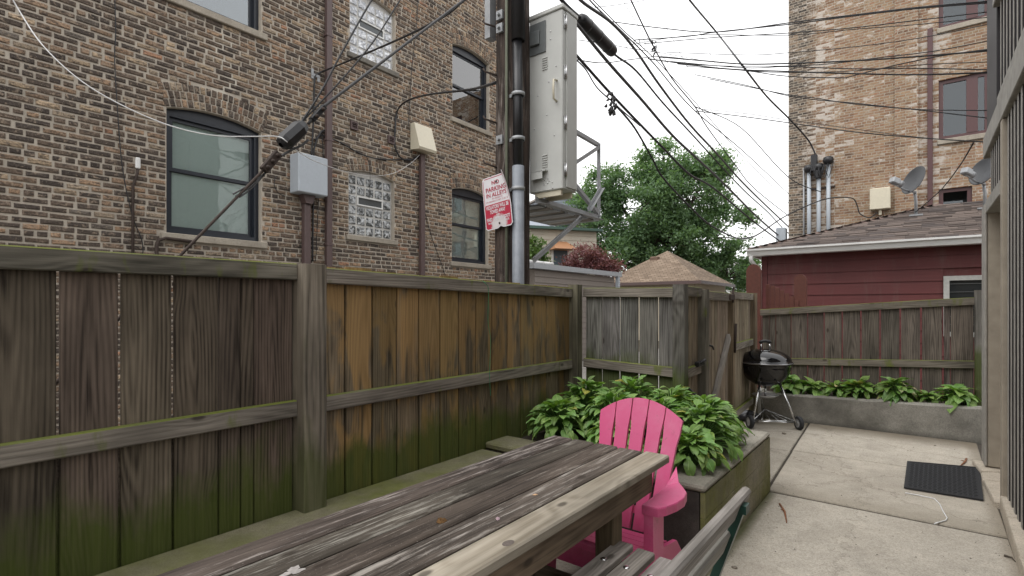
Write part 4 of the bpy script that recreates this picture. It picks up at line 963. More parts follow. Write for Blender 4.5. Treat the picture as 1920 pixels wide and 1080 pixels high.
MAT['beige_siding'] = plain('beige_siding', (.52, .48, .40), .8, var=.08); MAT['blue_siding'] = plain('blue_grey_siding', (.42, .46, .53), .7, var=.06); MAT['copper'] = plain('copper_awning', (.36, .18, .09), .5, var=.1)
MAT['green_trim'] = plain('green_trim', (.06, .11, .09), .6)
def house_front(name, lab, u0, u1, vt, vb, d, mat, trim, wins, awn=None):
    a = atD(u0, vt, d); b = atD(u1, vt, d + 1.2)
    t = thing(name, lab, 'house', ((a.x + b.x) / 2, (a.y + b.y) / 2 + 3, 0))
    ex = (b - a); ex.z = 0; L = ex.length; M = axes((a.x, a.y, 0), ex, (0, 0, 1)); zt = a.z   # local x along, y up, z towards viewer
    if (M.to_3x3() @ Vector((0, 0, 1))).dot(Vector((-a.x, -a.y, 0))) < 0: sgn = -1
    else: sgn = 1
    m = MB(); m.box((0, 0, -sgn * 6), (L, zt, 0)); m.build('wall', MAT[mat], t, M)
    n = int(zt / .22)
    for i in range(int(n * .45), n):
        m = MB(); m.prism([(0, i * .22, 0), (0, i * .22, sgn * .03), (0, i * .22 + .22, sgn * .005), (0, i * .22 + .22, 0)], (L, 0, 0)); m.build('siding_board', MAT[mat], t, M)
    m = MB(); m.box((-.2, zt, -sgn * 6), (L + .2, zt + .12, sgn * .3)); m.build('cornice', MAT[trim], t, M)
    for (x0, x1, z0, z1) in wins:
        f = .09; m = MB(); m.box((x0, z0, 0), (x0 + f, z1, sgn * .06)); m.box((x1 - f, z0, 0), (x1, z1, sgn * .06)); m.box((x0 + f, z0, 0), (x1 - f, z0 + f, sgn * .06)); m.box((x0 + f, z1 - f, 0), (x1 - f, z1, sgn * .06)); W = m.build('window', MAT['white_paint'], t, M)
        m = MB(); m.box((x0 + f, z0 + f, sgn * .032), (x1 - f, z1 - f, sgn * .04)); m.build('pane', plain('far_glass', (.10, .13, .16), .08, var=.05, bump=0), W, M)
    if awn:
        x0, x1, z0, z1 = awn; m = MB(); m.add([(x0, z0, sgn * .05), (x1, z0, sgn * .05), (x1 - .2, z1, sgn * .05), (x0 + .2, z1, sgn * .05), (x0, z0, sgn * .9), (x1, z0, sgn * .9)], [(4, 5, 2, 3), (0, 4, 3), (1, 2, 5), (0, 1, 5, 4)]); m.build('awning', MAT['copper'], t, M)
    return t
house_front('beige_house', 'beige sided house with copper awning seen below the pole platform', 975, 1118, 428, 500, 24, 'beige_siding', 'green_trim', [(1.55, 2.45, 2.4, 4.25)], (1.4, 2.5, 4.12, 4.55))
house_front('blue_grey_house', 'pale blue grey house with white windows behind the beige house', 1030, 1122, 366, 440, 33, 'blue_siding', 'grey_siding', [(.3, 2.1, 5.8, 7.4), (2.45, 3.1, 5.9, 7.3)])
house_front('white_house', 'white house just visible through the lower branches of the tree', 1345, 1425, 490, 560, 52, 'white_paint', 'grey_siding', [(.5, 1.3, 3.2, 4.8), (2.0, 2.8, 3.2, 4.8)])

# ================================================================ trees
def leaf_mat(name, c0, c1, rough=.5, trans=.25):
    g = NT(name); p = g.pos(); n = g.noise(p, 1.2, 4); n2 = g.noise(p, 9, 2)
    c = g.ramp(g.ma('ADD', g.ma('MULTIPLY', n, .5), g.ma('MULTIPLY', n2, .5)), [(.3, c0), (.7, c1)])
    b = g.n('ShaderNodeBsdfPrincipled', {'Base Color': c, 'Roughness': rough, 'Specular IOR Level': .35}); t = g.n('ShaderNodeBsdfTranslucent', {'Color': g.mix(1, c, (1.2, 1.3, .6), 'MULTIPLY')})
    mx_ = g.n('ShaderNodeMixShader', {0: trans, 1: b.outputs[0], 2: t.outputs[0]}); g.t.links.new(mx_.outputs[0], g.o.inputs[0]); return g.m
MAT['leaf'] = leaf_mat('tree_leaf', (.085, .155, .075), (.19, .29, .155), trans=.42); MAT['leaf_red'] = leaf_mat('red_leaf', (.11, .04, .05), (.26, .11, .115)); MAT['leaf_small'] = leaf_mat('bush_leaf', (.05, .10, .02), (.13, .20, .06))
MAT['bark'] = plain('bark', (.085, .066, .05), .9, var=.3, bump=.8, scale=14)
def tree(name, lab, base, H, lobes, nclump, per, size, mat, clump_r, trunk_r, twigs=True):
    t = thing(name, lab, 'tree', base); bx, by, bz = base
    zc = [bz + l[2] for l in lobes]; mid = Vector((bx, by, bz + H * .30))
    m = MB(); m.tube([(bx, by, bz - .3), (bx + .05, by, bz + H * .15), mid], [trunk_r, trunk_r * .8, trunk_r * .65], 10); m.build('trunk', MAT['bark'], t)
    rs = np.random.default_rng(int(abs(bx * 100)) + 5); cl = []
    for i in range(nclump):
        l = lobes[rs.choice(len(lobes), p=np.array([q[3] ** 2 for q in lobes]) / sum(q[3] ** 2 for q in lobes))]
        v = rs.normal(size=3); v /= np.linalg.norm(v); rr = rs.uniform(.45, 1.0) ** .5
        cl.append(np.array([bx + l[0], by + l[1], bz + l[2]]) + v * rr * np.array([l[3], l[3], l[3] * l[4]]))
    for l in lobes:
        tip = Vector((bx + l[0], by + l[1], bz + l[2])); m = MB(); q = mid.lerp(tip, .5) + Vector((rs.uniform(-.3, .3), rs.uniform(-.3, .3), .1)); m.tube([mid - Vector((0, 0, .2)), q, tip], [trunk_r * .5, trunk_r * .3, trunk_r * .1], 7); m.build('limb', MAT['bark'], t)
    if twigs:
        m = MB()
        for c in cl[::2]:
            l = min(lobes, key=lambda l: (bx + l[0] - c[0]) ** 2 + (by + l[1] - c[1]) ** 2 + (bz + l[2] - c[2]) ** 2); tip = Vector((bx + l[0], by + l[1], bz + l[2] - .3)); m.tube([tip, (tip + Vector(c)) / 2 + Vector((0, 0, .1)), Vector(c)], [trunk_r * .12, trunk_r * .08, .015], 5)
        tag(m.build('twigs', MAT['bark'], t), kind='stuff')
    C = np.repeat(np.array(cl), per, 0); N = len(C)
    cr = np.repeat(rs.uniform(.6, 1.25, nclump) * clump_r, per)[:, None]
    P = C + rs.normal(size=(N, 3)) * cr * np.array([.55, .55, .38])
    n = rs.normal(size=(N, 3)) + np.array([0, 0, .9]); n /= np.linalg.norm(n, axis=1)[:, None]
    a = np.cross(n, rs.normal(size=(N, 3))); a /= np.linalg.norm(a, axis=1)[:, None]; b = np.cross(n, a)
    s = rs.uniform(.6, 1.3, N)[:, None] * size
    V = np.stack([P - a * s, P - b * s * .45 - n * s * .12, P + a * s, P + b * s * .45 - n * s * .12], 1).reshape(-1, 3)
    me = bpy.data.meshes.new('crown'); me.vertices.add(4 * N); me.vertices.foreach_set('co', V.ravel()); me.loops.add(4 * N); me.loops.foreach_set('vertex_index', np.arange(4 * N, dtype=np.int32)); me.polygons.add(N); me.polygons.foreach_set('loop_start', np.arange(0, 4 * N, 4, dtype=np.int32)); me.polygons.foreach_set('loop_total', np.full(N, 4, np.int32)); me.update(); me.validate()
    o = link_mesh('crown', me, MAT[mat], t); o['kind'] = 'stuff'; return t
tree('shade_tree', 'large green leafy tree rising behind the brown hip roof', (-12.7, 30.6, 0), 12, [(-.6, -.3, 7.8, 2.7, 1.0), (-3.6, -1.6, 6.6, 2.1, 1.0), (1.6, 1.4, 8.2, 2.6, 1.0), (-1.6, -.8, 4.6, 2.3, .8), (3.0, 2.2, 6.0, 2.2, .9), (.4, .2, 10.0, 1.7, .9), (2.6, 1.8, 9.6, 1.5, .8), (-2.4, -1.2, 8.9, 1.5, .9), (.6, .3, 5.6, 2.4, .9), (3.6, 2.6, 3.6, 1.6, .8), (-4.3, -1.8, 4.6, 1.5, .9), (2.0, 1.5, 4.0, 1.7, .8)], 420, 200, .115, 'leaf', .62, .42)
tree('red_maple', 'small dark red maple above the grey garage roof', (-9.6, 16.9, 0), 4.2, [(-.3, -.1, 3.1, .5, .7), (.3, .25, 3.1, .5, .6), (0, 0, 3.45, .42, .6), (.65, .5, 2.9, .42, .6), (-.6, -.3, 2.9, .35, .7)], 70, 130, .05, 'leaf_red', .3, .1)
tree('young_green_tree', 'small bright green tree peeking out right of the utility pole', tuple(atD(1012, 576, 17.5)[:2]) + (0,), 4, [(-.2, 0, 3.0, .5, 1.0), (0, .1, 2.4, .5, .9), (-.4, 0, 3.5, .35, 1)], 46, 60, .08, 'leaf_small', .3, .07)

# ================================================================ utility pole, cabinet, sign
PX, PY = -3.0, 3.87
UP = thing('utility_pole', 'weathered dark wooden utility pole standing in the alley', 'utility pole', (PX, PY, 0))
m = MB(); n = 28; vs = []; fs = []; hs_ = [0, 1.5, 2.6, 3.4, 4.4, 6, 9.5]
for i, h in enumerate(hs_):
    for k in range(n):
        a = 2 * math.pi * k / n; r = (.172 - .004 * h) * (1 + .03 * math.sin(3 * a + h) + random.uniform(-.012, .012)); vs.append((h, r * math.cos(a), r * math.sin(a)))
for i in range(len(hs_) - 1):
    for k in range(n): fs.append((i * n + k, i * n + (k + 1) % n, (i + 1) * n + (k + 1) % n, (i + 1) * n + k))
fs.append(tuple(range((len(hs_) - 1) * n, len(hs_) * n))); m.add(vs, fs, True); m.build('shaft', MAT['pole'], UP, axes((PX, PY, 0), (0, 0, 1), (0, 1, 0)))
r = .165
def pside(ang, z, rr=r): return Vector((PX + rr * math.cos(ang), PY + rr * math.sin(ang), z))
A1 = R(-18)     # toward the right in the photograph
c1 = pside(R(-38), 0, .205)
m = MB(); m.tube([(c1.x, c1.y, 0), (c1.x, c1.y, 2.72)], .054, 14); m.build('lower_conduit', MAT['conduit'], UP)
m = MB(); m.tube([(c1.x, c1.y, 2.72), (c1.x - .01, c1.y, 3.85)], .045, 12); m.tube([(c1.x, c1.y, 3.85), (c1.x, c1.y, 4.9), (c1.x, c1.y, 7)], .062, 12); m.build('black_riser', MAT['plastic_black'], UP)
for z in (2.5, 2.95, 3.35):
    m = MB(); m.lathe([(.056, 0), (.062, 0), (.062, .03), (.056, .03)], 14, (c1.x, c1.y, z)); m.box((c1.x - .12, c1.y - .02, z), (c1.x - .06, c1.y + .03, z + .03)); m.build('strap', MAT['galv'], UP)
c2 = pside(R(-70), 0, .178)
m = MB(); m.tube([(c2.x, c2.y, 0), (c2.x, c2.y, 6)], .014, 8); m.build('ground_wire', plain('greenish_wire', (.12, .13, .09), .7), UP)
for (u, v, dx) in ((935, 47, 0), (935, 138, 0), (937, 228, 0), (922, 312, 0)):
    p = atD(u, v, 4.80); m = MB(); q = pside(R(-120), p.z, .16); m.tube([q, q + Vector((-.10, -.05, .045)), q + Vector((-.115, -.058, .075))], .009, 7); m.build('step_bolt', MAT['rust'], UP)
for z in (2.98, 4.0, 4.12):
    q = pside(R(-95), z, .172); m = MB(); m.box((q.x - .035, q.y - .012, z - .04), (q.x + .035, q.y + .01, z + .04)); m.tube([(q.x, q.y - .01, z), (q.x, q.y - .04, z)], .014, 8); m.build('bolt_plate', MAT['galv'], UP)
m = MB(); q = pside(R(-165), 0, .20); m.box((q.x - .03, q.y - .09, 3.98), (q.x + .035, q.y + .0, 6.5)); m.build('cable_guard', MAT['galv'], UP)

CB = thing('equipment_cabinet', 'tall beige metal equipment cabinet hung on the utility pole', 'cabinet', (-2.68, 4.07, 2.5))
cx0, cx1, cy0, cy1, cz0, cz1 = -2.865, -2.50, 3.95, 4.19, 2.51, 4.15
m = MB(); m.box((cx0, cy0, cz0), (cx1, cy1, cz1 - .03), c=.008); m.build('body', MAT['cabinet'], CB)
m = MB(); m.box((cx0 - .015, cy0 - .015, cz1 - .032), (cx1 + .015, cy1 + .015, cz1 + .008), c=.006); m.build('lid', MAT['cabinet'], CB)
m = MB(); m.box((cx1 - .001, cy0 + .055, cz0 + .02), (cx1 + .012, cy1 - .004, cz1 - .04), c=.004); m.build('door', MAT['cabinet'], CB)
for z in (2.62, 3.05, 3.5, 3.95):
    m = MB(); m.tube([(cx1 + .012, cy0 + .045, z), (cx1 + .012, cy0 + .045, z + .12)], .008, 8); m.box((cx1 + .002, cy0 + .02, z), (cx1 + .005, cy0 + .05, z + .12)); m.build('hinge', MAT['steel'], CB)
m = MB(); m.tube([(cx1 - .06, cy0 + .0, 3.30), (cx1 - .06, cy0 - .05, 3.31), (cx1 - .06, cy0 - .055, 3.40), (cx1 - .06, cy0 - .05, 3.48), (cx1 - .06, cy0, 3.49)], .010, 8); m.build('handle', MAT['beige_box'], CB)
m = MB(); m.box((cx0 + .01, cy0 - .012, 3.78), (cx0 + .19, cy0 - .001, 4.07), c=.004); m.box((cx0 + .03, cy0 - .035, 3.86), (cx0 + .13, cy0 - .0125, 3.99), c=.006); m.build('latch_plate', MAT['cabinet_dark'], CB)
for zb, n_ in ((3.62, 6), (2.73, 6)):
    for i in range(n_):
        m = MB(); z = zb + i * .021; m.prism([(cx0 + .15, cy0 - .001, z), (cx0 + .15, cy0 - .010, z), (cx0 + .15, cy0 - .001, z + .012)], (.055, 0, 0)); m.build('louvre', MAT['cabinet'], CB)
m = MB(); m.box((cx0 + .06, cy0 - .05, 2.685), (cx0 + .21, cy0 - .002, 2.70)); m.box((cx0 + .06, cy0 - .05, 2.62), (cx0 + .18, cy0 - .045, 2.69)); m.build('lock_hood', MAT['cabinet'], CB)
for (x, z) in ((.24, 3.95), (.24, 3.88), (.10, 3.4), (.22, 3.5), (.30, 3.62), (.21, 2.62), (.225, 2.60), (.21, 2.58), (.17, 2.61), (.17, 2.57), (.26, 2.58), (.26, 2.53), (.2, 3.2), (.28, 3.0), (.06, 3.1)):
    m = MB(); m.lathe([(.007, 0), (.007, .003), (.004, .006), (.0005, .007)], 8, M=axes((cx0 + x, cy0 - .0005, z), (1, 0, 0), (0, 0, 1)) ); m.build('bolt', MAT['steel'], CB)
m = MB(); m.box((cx0 + .05, cy0 + .02, 2.46), (cx1 - .03, cy0 + .05, 2.509)); m.box((cx0 + .05, cy1 - .05, 2.46), (cx1 - .03, cy1 - .02, 2.509)); m.build('foot', MAT['beige_box'], CB)

PF = thing('pole_platform', 'galvanised steel service platform bracketed to the utility pole', 'platform', (-2.9, 4.6, 1.8))
def bar(name, a, b, w_=.045, t_=.006, up=(0, 0, 1)):
    m = MB(); a = Vector(a); b = Vector(b); L = (b - a).length; M = axes(a, b - a, up); m.box((0, -w_ / 2, -t_ / 2), (L, w_ / 2, t_ / 2)); m.box((0, -w_ / 2, t_ / 2), (L, -w_ / 2 + t_, w_ - t_ / 2)); return m.build(name, MAT['galv'], PF, M)
PXA, PXB, PYA, PYB, PZ = -2.78, -3.40, 3.98, 5.14, 2.44
bar('beam', (PXA, PYA - .05, PZ), (PXA, PYB, PZ), .06); bar('beam', (PXB, PYA - .05, PZ), (PXB, PYB, PZ), .06)
bar('end_beam', (PXA - .02, PYB - .01, PZ), (PXB + .02, PYB - .01, PZ), .06); bar('cross_beam', (PXA - .02, 4.5, PZ - .02), (PXB + .02, 4.5, PZ - .02), .05)
for i in range(8):
    m = MB(); y = PYA + .06 + i * .135; m.box((PXB + .04, y, PZ - .035), (PXA - .04, y + .11, PZ - .015)); m.build('deck_plank', MAT['bench'] if i % 2 else MAT['galv'], PF)
bar('brace', (PXA, PY + .03, 1.90), (PXA, 4.78, PZ - .02), .05, .006, (1, 0, .3))
e = .004
bar('upright', (PXA, PYB, PZ), (PXA, PYB, 3.26), .042, .006, (1, 0, 0)); bar('top_rail', (PXA, PYB, 3.25), (PXA, 4.0, 3.29), .04); bar('guard_brace', (PXA + .01, PYB, 3.22), (PXA + .01, 4.3, 2.75), .04); bar('guard_brace', (PXA + .012, PYB - .02, PZ + .05), (PXA + .012, 4.3, 2.86), .04); bar('guard_brace', (PXA + .02, PYB - .28, PZ + .04), (PXA + .02, PYB + .02, 2.78), .042)
bar('mount', (PXA - .13, PY - .03, 1.83), (PXA - .13, PY - .03, 1.97), .05, .006, (0, 1, 0)); bar('mount', (PXA - .13, PY - .03, PZ - .08), (PXA - .13, PY - .03, PZ + .06), .05, .006, (0, 1, 0))

# the sign
SW, SHt = .315, .49
sc = onY(932, 378, 3.665)
SG = thing('parking_sign', 'bent white and red no parking sign nailed to the utility pole', 'sign', sc)
MAT['sign_white'] = plain('sign_white', (.70, .68, .70), .4, var=.06, scale=12); MAT['sign_red'] = plain('sign_red', (.42, .018, .05), .4, var=.12, scale=30)
rotS = R(6.5)
def bend(x, z, off=0.0):
    """sign-plane point (x right, z up, centre origin) -> world"""
    top = .08 + (SHt / 2 - z) / SHt * .13          # crease, slanting to the right edge
    yy = 0.0; xx = x; z2 = z
    if x > top:
        s = x - top; k = min(1, max(0, (z + SHt / 2) / SHt)); an = R(62) * k; xx = top + s * math.cos(an); yy = s * math.sin(an) * .9; z2 = z + s * .30 * k
    dip = .018 * max(0, 1 - abs(x - .02) / .035) if z < -SHt / 2 + .03 else 0
    z2 += dip
    X = xx * math.cos(rotS) - z2 * math.sin(rotS); Z = xx * math.sin(rotS) + z2 * math.cos(rotS)
    X *= 1.0
    return Vector((sc.x + X, sc.y - yy * .9 - off, sc.z + Z))
def sign_sheet(name, x0, x1, z0, z1, mat, off, rad=0.0, nx=14, nz=16, hole=None):
    m = MB(); vs = []; fs = []
    for j in range(nz + 1):
        z = z0 + (z1 - z0) * j / nz
        ins = 0
        for zc, sg in ((z0, 1), (z1, -1)):
            dz = abs(z - zc)
            if rad and dz < rad: ins = max(ins, rad - math.sqrt(max(0, rad * rad - (rad - dz) ** 2)))
        for i in range(nx + 1):
            x = (x0 + ins) + (x1 - x0 - 2 * ins) * i / nx; vs.append(bend(x, z, off))
    for j in range(nz):
        for i in range(nx): fs.append((j * (nx + 1) + i, j * (nx + 1) + i + 1, (j + 1) * (nx + 1) + i + 1, (j + 1) * (nx + 1) + i))
    m.add(vs, fs)
    o = m.build(name, MAT[mat], SG)
    md = o.modifiers.new('s', 'SOLIDIFY'); md.thickness = .002 if off == 0 else .0004; md.offset = 0
    return o
sign_sheet('plate', -SW / 2, SW / 2, -SHt / 2, SHt / 2, 'sign_white', 0, .022, 16, 24)
b_ = .009; q = .006
sign_sheet('border', -SW / 2 + b_, -SW / 2 + b_ + q, -.02, SHt / 2 - .028, 'sign_red', .0022, 0, 1, 10); sign_sheet('border', SW / 2 - b_ - q, SW / 2 - b_, -.02, SHt / 2 - .028, 'sign_red', .0022, 0, 1, 10); sign_sheet('border', -SW / 2 + .028, SW / 2 - .028, SHt / 2 - b_ - q, SHt / 2 - b_, 'sign_red', .0022, 0, 16, 1)
g = NT('sign_red_worn'); p = g.pos(); 
cworn = bend(.005, -SHt / 2 + .035)
dist = g.n('ShaderNodeVectorMath', {0: p, 1: tuple(cworn)}, operation='DISTANCE').outputs['Value']
wm = g.ramp(g.ma('ADD', g.ma('MULTIPLY', dist, 6), g.ma('MULTIPLY', g.noise(p, 40, 4, .6), .35)), [(.62, 1.), (.78, 0.)])
g.bsdf(g.mix(wm, (.42, .018, .05), (.60, .56, .56)), .45); MAT['sign_red_worn'] = g.m
sign_sheet('red_panel', -SW / 2 + b_, SW / 2 - b_, -SHt / 2 + .010, -.012, 'sign_red_worn', .0022, .015)
def sign_text(txt, xc, z, h, wmax, mat, bold=0.0):
    cu = bpy.data.curves.new('t', 'FONT'); cu.body = txt; cu.size = h * 1.42; cu.align_x = 'CENTER'; cu.offset = bold; cu.resolution_u = 3
    o = bpy.data.objects.new('t', cu); COL.objects.link(o)
    dg = bpy.context.evaluated_depsgraph_get(); me = bpy.data.meshes.new_from_object(o.evaluated_get(dg)); bpy.data.objects.remove(o)
    vs = np.array([v.co[:] for v in me.vertices]); wd = vs[:, 0].max() - vs[:, 0].min(); k = min(1.35, wmax / wd)
    m = MB(); m.add([bend(xc + a * k, z + b, .0042) for a, b, _ in vs], [tuple(p_.vertices) for p_ in me.polygons]); me2 = m.build('lettering', MAT[mat], SG); return me2
sign_text('NO', .0, .165, .036, .085, 'sign_red', .0008); sign_text('PARKING', .0, .105, .042, .235, 'sign_red', .0008); sign_text('IN ALLEYS', .0, .055, .038, .235, 'sign_red', .0008)
sign_text('BY ORDER OF', .01, .030, .014, .12, 'sign_red'); sign_text('CITY ORDINANCE CHAPT. 27 SEC. 30', .0, .006, .014, .26, 'sign_red')
sign_text('VIOLATORS WILL BE', .0, -.056, .034, .265, 'sign_white', .0012); sign_text('TOWED AWAY', .0, -.100, .034, .18, 'sign_white', .0012); sign_text('AND', .0, -.123, .014, .04, 'sign_white', .0006); sign_text('FINED $100 PLUS COSTS', .0, -.165, .030, .27, 'sign_white', .001); sign_text('IN ADD', -.09, -.192, .018, .06, 'sign_white', .0006); sign_text('CHARGES', .095, -.190, .018, .06, 'sign_white', .0006)
for (x, z, n_) in ((.012, .185, 'nail'), (.01, -.2, 'nail')):
    p = bend(x, z, .003); m = MB(); m.lathe([(.010, 0), (.009, .004), (.004, .007), (.0005, .008)], 10, M=axes(p, (1, 0, 0), (0, 0, 1))); m.build('nail', MAT['rust'], SG)

# ================================================================ back porch (right)
PO = thing('back_porch', 'weathered two level wooden back porch with slatted wall and doorway', 'porch', (.9, 5, 0))
XP = .50
def pb(name, a, b, mat, c=.006): m = MB(); m.box(a, b, c=c); return m.build(name, MAT[mat], PO)
pb('door_jamb', (.485, 6.16, .055), (.60, 6.40, 2.30), 'porch_frame'); pb('casing', (.465, 6.15, .058), (.4835, 6.41, 2.36), 'porch')
pb('door_post', (.478, 5.10, .06), (.57, 5.20, 2.80), 'porch_frame'); pb('header', (.472, 5.202, 2.27), (.575, 6.158, 2.38), 'porch')
m = MB(); m.box((.62, 5.20, .06), (.66, 6.16, 2.27)); m.build('door', MAT['porch_frame'], PO)
y = 5.06; i = 0
while y > 1.6:
    pb('slat', (.506, y - .06, .09), (.545, y, 2.80), 'porch_dark', .002); pb('slat_face', (.503, y - .062, .088), (.5055, y + .001, 2.80), 'porch', .0008); y -= .15; i += 1  # batten sides coloured dark for the shade between slats, pale strip in front
y = 6.12
while y > 5.24:
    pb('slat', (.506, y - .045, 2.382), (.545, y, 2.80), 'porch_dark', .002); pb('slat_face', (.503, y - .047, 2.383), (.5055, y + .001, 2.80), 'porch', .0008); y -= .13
m = MB(); m.box((.56, 1.6, .05), (.58, 5.09, 2.80)); m.build('backing', MAT['porch_dark'], PO)  # dark sheet standing in for shade behind the slats
pb('rim_beam', (.475, 1.6, 2.805), (.56, 6.42, 2.99), 'porch')
m = MB(); m.box((.562, 1.6, 2.86), (3.5, 6.40, 2.97)); m.build('deck', MAT['porch_dark'], PO)
pb('corner_post', (.50, 5.66, 2.995), (.66, 6.40, 6.2), 'porch_dark')
pb('near_post', (.49, 4.55, 2.995), (.62, 4.68, 6.2), 'porch_dark') if False else None
pb('hand_rail', (.475, 1.6, 3.84), (.60, 5.655, 3.93), 'porch'); pb('bottom_rail', (.50, 1.6, 3.06), (.56, 5.655, 3.12), 'porch')
y = 5.55
while y > 1.7:
    pb('baluster', (.514, y - .05, 3.12), (.555, y, 3.84), 'porch_dark', .002); pb('baluster_face', (.511, y - .052, 3.12), (.5135, y + .001, 3.84), 'porch', .0008); y -= .17  # shaded baluster sides put into the colour, pale strip in front
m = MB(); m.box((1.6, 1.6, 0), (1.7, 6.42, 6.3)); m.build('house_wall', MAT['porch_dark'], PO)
m = MB(); m.box((.45, 1.6, 6.205), (3.5, 6.45, 6.4)); m.build('upper_deck', MAT['porch_dark'], PO)
# ================================================================ picnic table
TB = thing('picnic_table', 'long weathered grey plank table with one paler front board', 'table', (-1.26, 1.2, 0))
ZT_ = .74; bw = .1335; tx = -1.60
for i in range(5):
    x = tx + bw * (i + .5)
    board('table_board', TB, (x, -.35 - random.uniform(0, .01), ZT_ - .019 + random.uniform(-.002, .001)), (x, 2.425 + (.01 if i == 4 else random.uniform(-.008, .004)), ZT_ - .019), bw - .011 - random.uniform(0, .003), .038, (1, 0, 0), MAT['table_light' if i == 4 else 'table_dark'], (1, 1, 1) if i == 4 else tint(.2, (1, .97, .95)), c=.006)
# knot on the pale board
kp = onZ(953, 1018, ZT_ + .0008); m = MB(); m.lathe([(.019, 0), (.012, .0007), (.0005, .0009)], 16); m.v = [(a * .8, b * 1.25, c) for a, b, c in m.v]; m.build('knot', plain('knot_wood', (.13, .105, .09), .8, var=.25, scale=120), TB, Matrix.Translation(kp))
board('apron', TB, (-.985, -.3, .648), (-.985, 2.30, .648), .105, .036, (0, 0, 1), MAT['table_frame']); board('apron', TB, (-1.545, -.3, .648), (-1.545, 2.30, .648), .105, .036, (0, 0, 1), MAT['table_frame'])
board('end_apron', TB, (-1.525, 2.28, .648), (-1.005, 2.28, .648), .105, .036, (0, 0, 1), MAT['table_frame'])
for (x, y) in ((-1.05, 2.03), (-1.48, 2.03), (-1.05, -.1), (-1.48, -.1)):
    board('leg', TB, (x, y, 0), (x, y, .70), .088, .088, (1, 0, 0), MAT['table_frame'], (.8, .82, .75), c=.006)
board('stretcher', TB, (-1.435, 2.03, .19), (-1.095, 2.03, .19), .085, .036, (0, 0, 1), MAT['table_frame'], (.5, .5, .5)); board('long_stretcher', TB, (-1.265, -.1, .19), (-1.265, 2.01, .19), .085, .036, (0, 0, 1), MAT['table_frame'], (.4, .4, .4))

# ================================================================ bench
BN = thing('slatted_bench', 'grey slatted wooden bench on green metal frame beside the table', 'bench', (-.75, 1.2, 0))
for i in range(5):
    x = -.985 + i * .098
    board('seat_slat', BN, (x, .25, .432 - .004 * i), (x, 2.05 - .008 * i, .432 - .004 * i), .078, .034, (1, 0, 0), MAT['bench'], tint(.08), c=.006)
    for y in (1.86, .45):
        m = MB(); m.lathe([(.0135, 0), (.013, .003), (.008, .005), (.0005, .0055)], 12, (x, y, .449 - .004 * i)); m.build('bolt', MAT['steel'], BN)
for (x, z) in ((-.478, .785), (-.515, .665)):
    board('back_slat', BN, (x, .25, z), (x, 1.925, z), .088, .030, (.35, 0, 1), MAT['bench'], tint(.06), c=.008)
for y in (1.83, .45):
    m = MB(); f = .018
    m.prism([(-.445, y - f, .79), (-.47, y - f, .795), (-.60, y - f, .41), (-.575, y - f, .40)], (0, 2 * f, 0)); m.box((-1.01, y - f, .385), (-.58, y + f, .407)); 
    m.prism([(-.60, y - f, .41), (-.575, y - f, .41), (-.50, y - f, 0), (-.535, y - f, 0)], (0, 2 * f, 0)); m.prism([(-1.0, y - f, .39), (-.965, y - f, .39), (-1.0, y - f, 0), (-1.035, y - f, 0)], (0, 2 * f, 0)); m.box((-.475, y - f - .004, .772), (-.44, y + f + .004, .80))
    m.build('frame', MAT['green_metal'], BN)

# ================================================================ pink adirondack chair (faces -Y)
CHX, CHY = -1.245, 2.42
CH_ = thing('adirondack_chair', 'bright pink plastic adirondack chair at the end of the table', 'chair', (CHX, CHY, 0))
def C(x, y, z): return Vector((CHX + x, CHY - y, z))      # x right as seen facing the back, y forward
zb, yb, zt_, yt = .27, -.16, .90, -.375
def backpt(x, s, off=0): # s 0..1 up the back
    return C(x, yb + (yt - yb) * s + off * .94, zb + (zt_ - zb) * s + off * .33)
nb = 5; bot = .40; topw = .50
for i in range(nb):
    def xe(s, e): f = (i + e) / nb - .5; return f * (bot + (topw - bot) * s)
    m = MB(); cols = 6; gap = .019
    fr = []
    for j in range(9):
        s = j / 8
        row = []
        for k in range(cols + 1):
            e = k / cols; x = xe(s, e); g2 = gap / 2 * (1 if s < .80 else .35); x += g2 if k == 0 else (-g2 if k == cols else 0)
            smax = 1.0 + .05 - .30 * (x / topw) ** 2 * 2.0
            row.append((x, s * smax))
        fr.append(row)
    vs = []; fs = []; n1 = cols + 1
    for off in (.0, -.020):
        for row in fr:
            for (x, s) in row: vs.append(backpt(x, s, off - .10 * (x * x)))
    nn_ = 9 * n1
    for j in range(8):
        for k in range(cols): a = j * n1 + k; fs.append((a, a + 1, a + n1 + 1, a + n1)); fs.append((nn_ + a, nn_ + a + n1, nn_ + a + n1 + 1, nn_ + a + 1))
    for j in range(8):
        for a, b in ((j * n1, (j + 1) * n1), ((j + 1) * n1 + cols, j * n1 + cols)): fs.append((a, b, nn_ + b, nn_ + a))
    for k in range(cols): a = 8 * n1 + k; fs.append((a, a + 1, nn_ + a + 1, nn_ + a)); fs.append((k, nn_ + k, nn_ + k + 1, k + 1))
    m.add(vs, fs); m.build('back_slat', MAT['pink'], CH_)
m = MB()
for z_, s_ in ((0, .12), (0, .86)):
    m.prism([backpt(-.19, s_, -.022), backpt(.19, s_, -.022), backpt(.19, s_ + .06, -.022), backpt(-.19, s_ + .06, -.022)], backpt(0, .5, -.02) - backpt(0, .5, 0))
m.build('back_batten', MAT['pink'], CH_)
for i in range(5):
    y0 = -.13 + i * .082; y1 = y0 + .076; z0 = .275 + .085 * (i / 5); z1 = .275 + .085 * ((i + .9) / 5)
    m = MB(); m.prism([C(-.25, y0, z0), C(-.25, y1, z1), C(-.25, y1, z1 - .02), C(-.25, y0, z0 - .02)], (.5, 0, 0)); m.build('seat_slat', MAT['pink'], CH_)
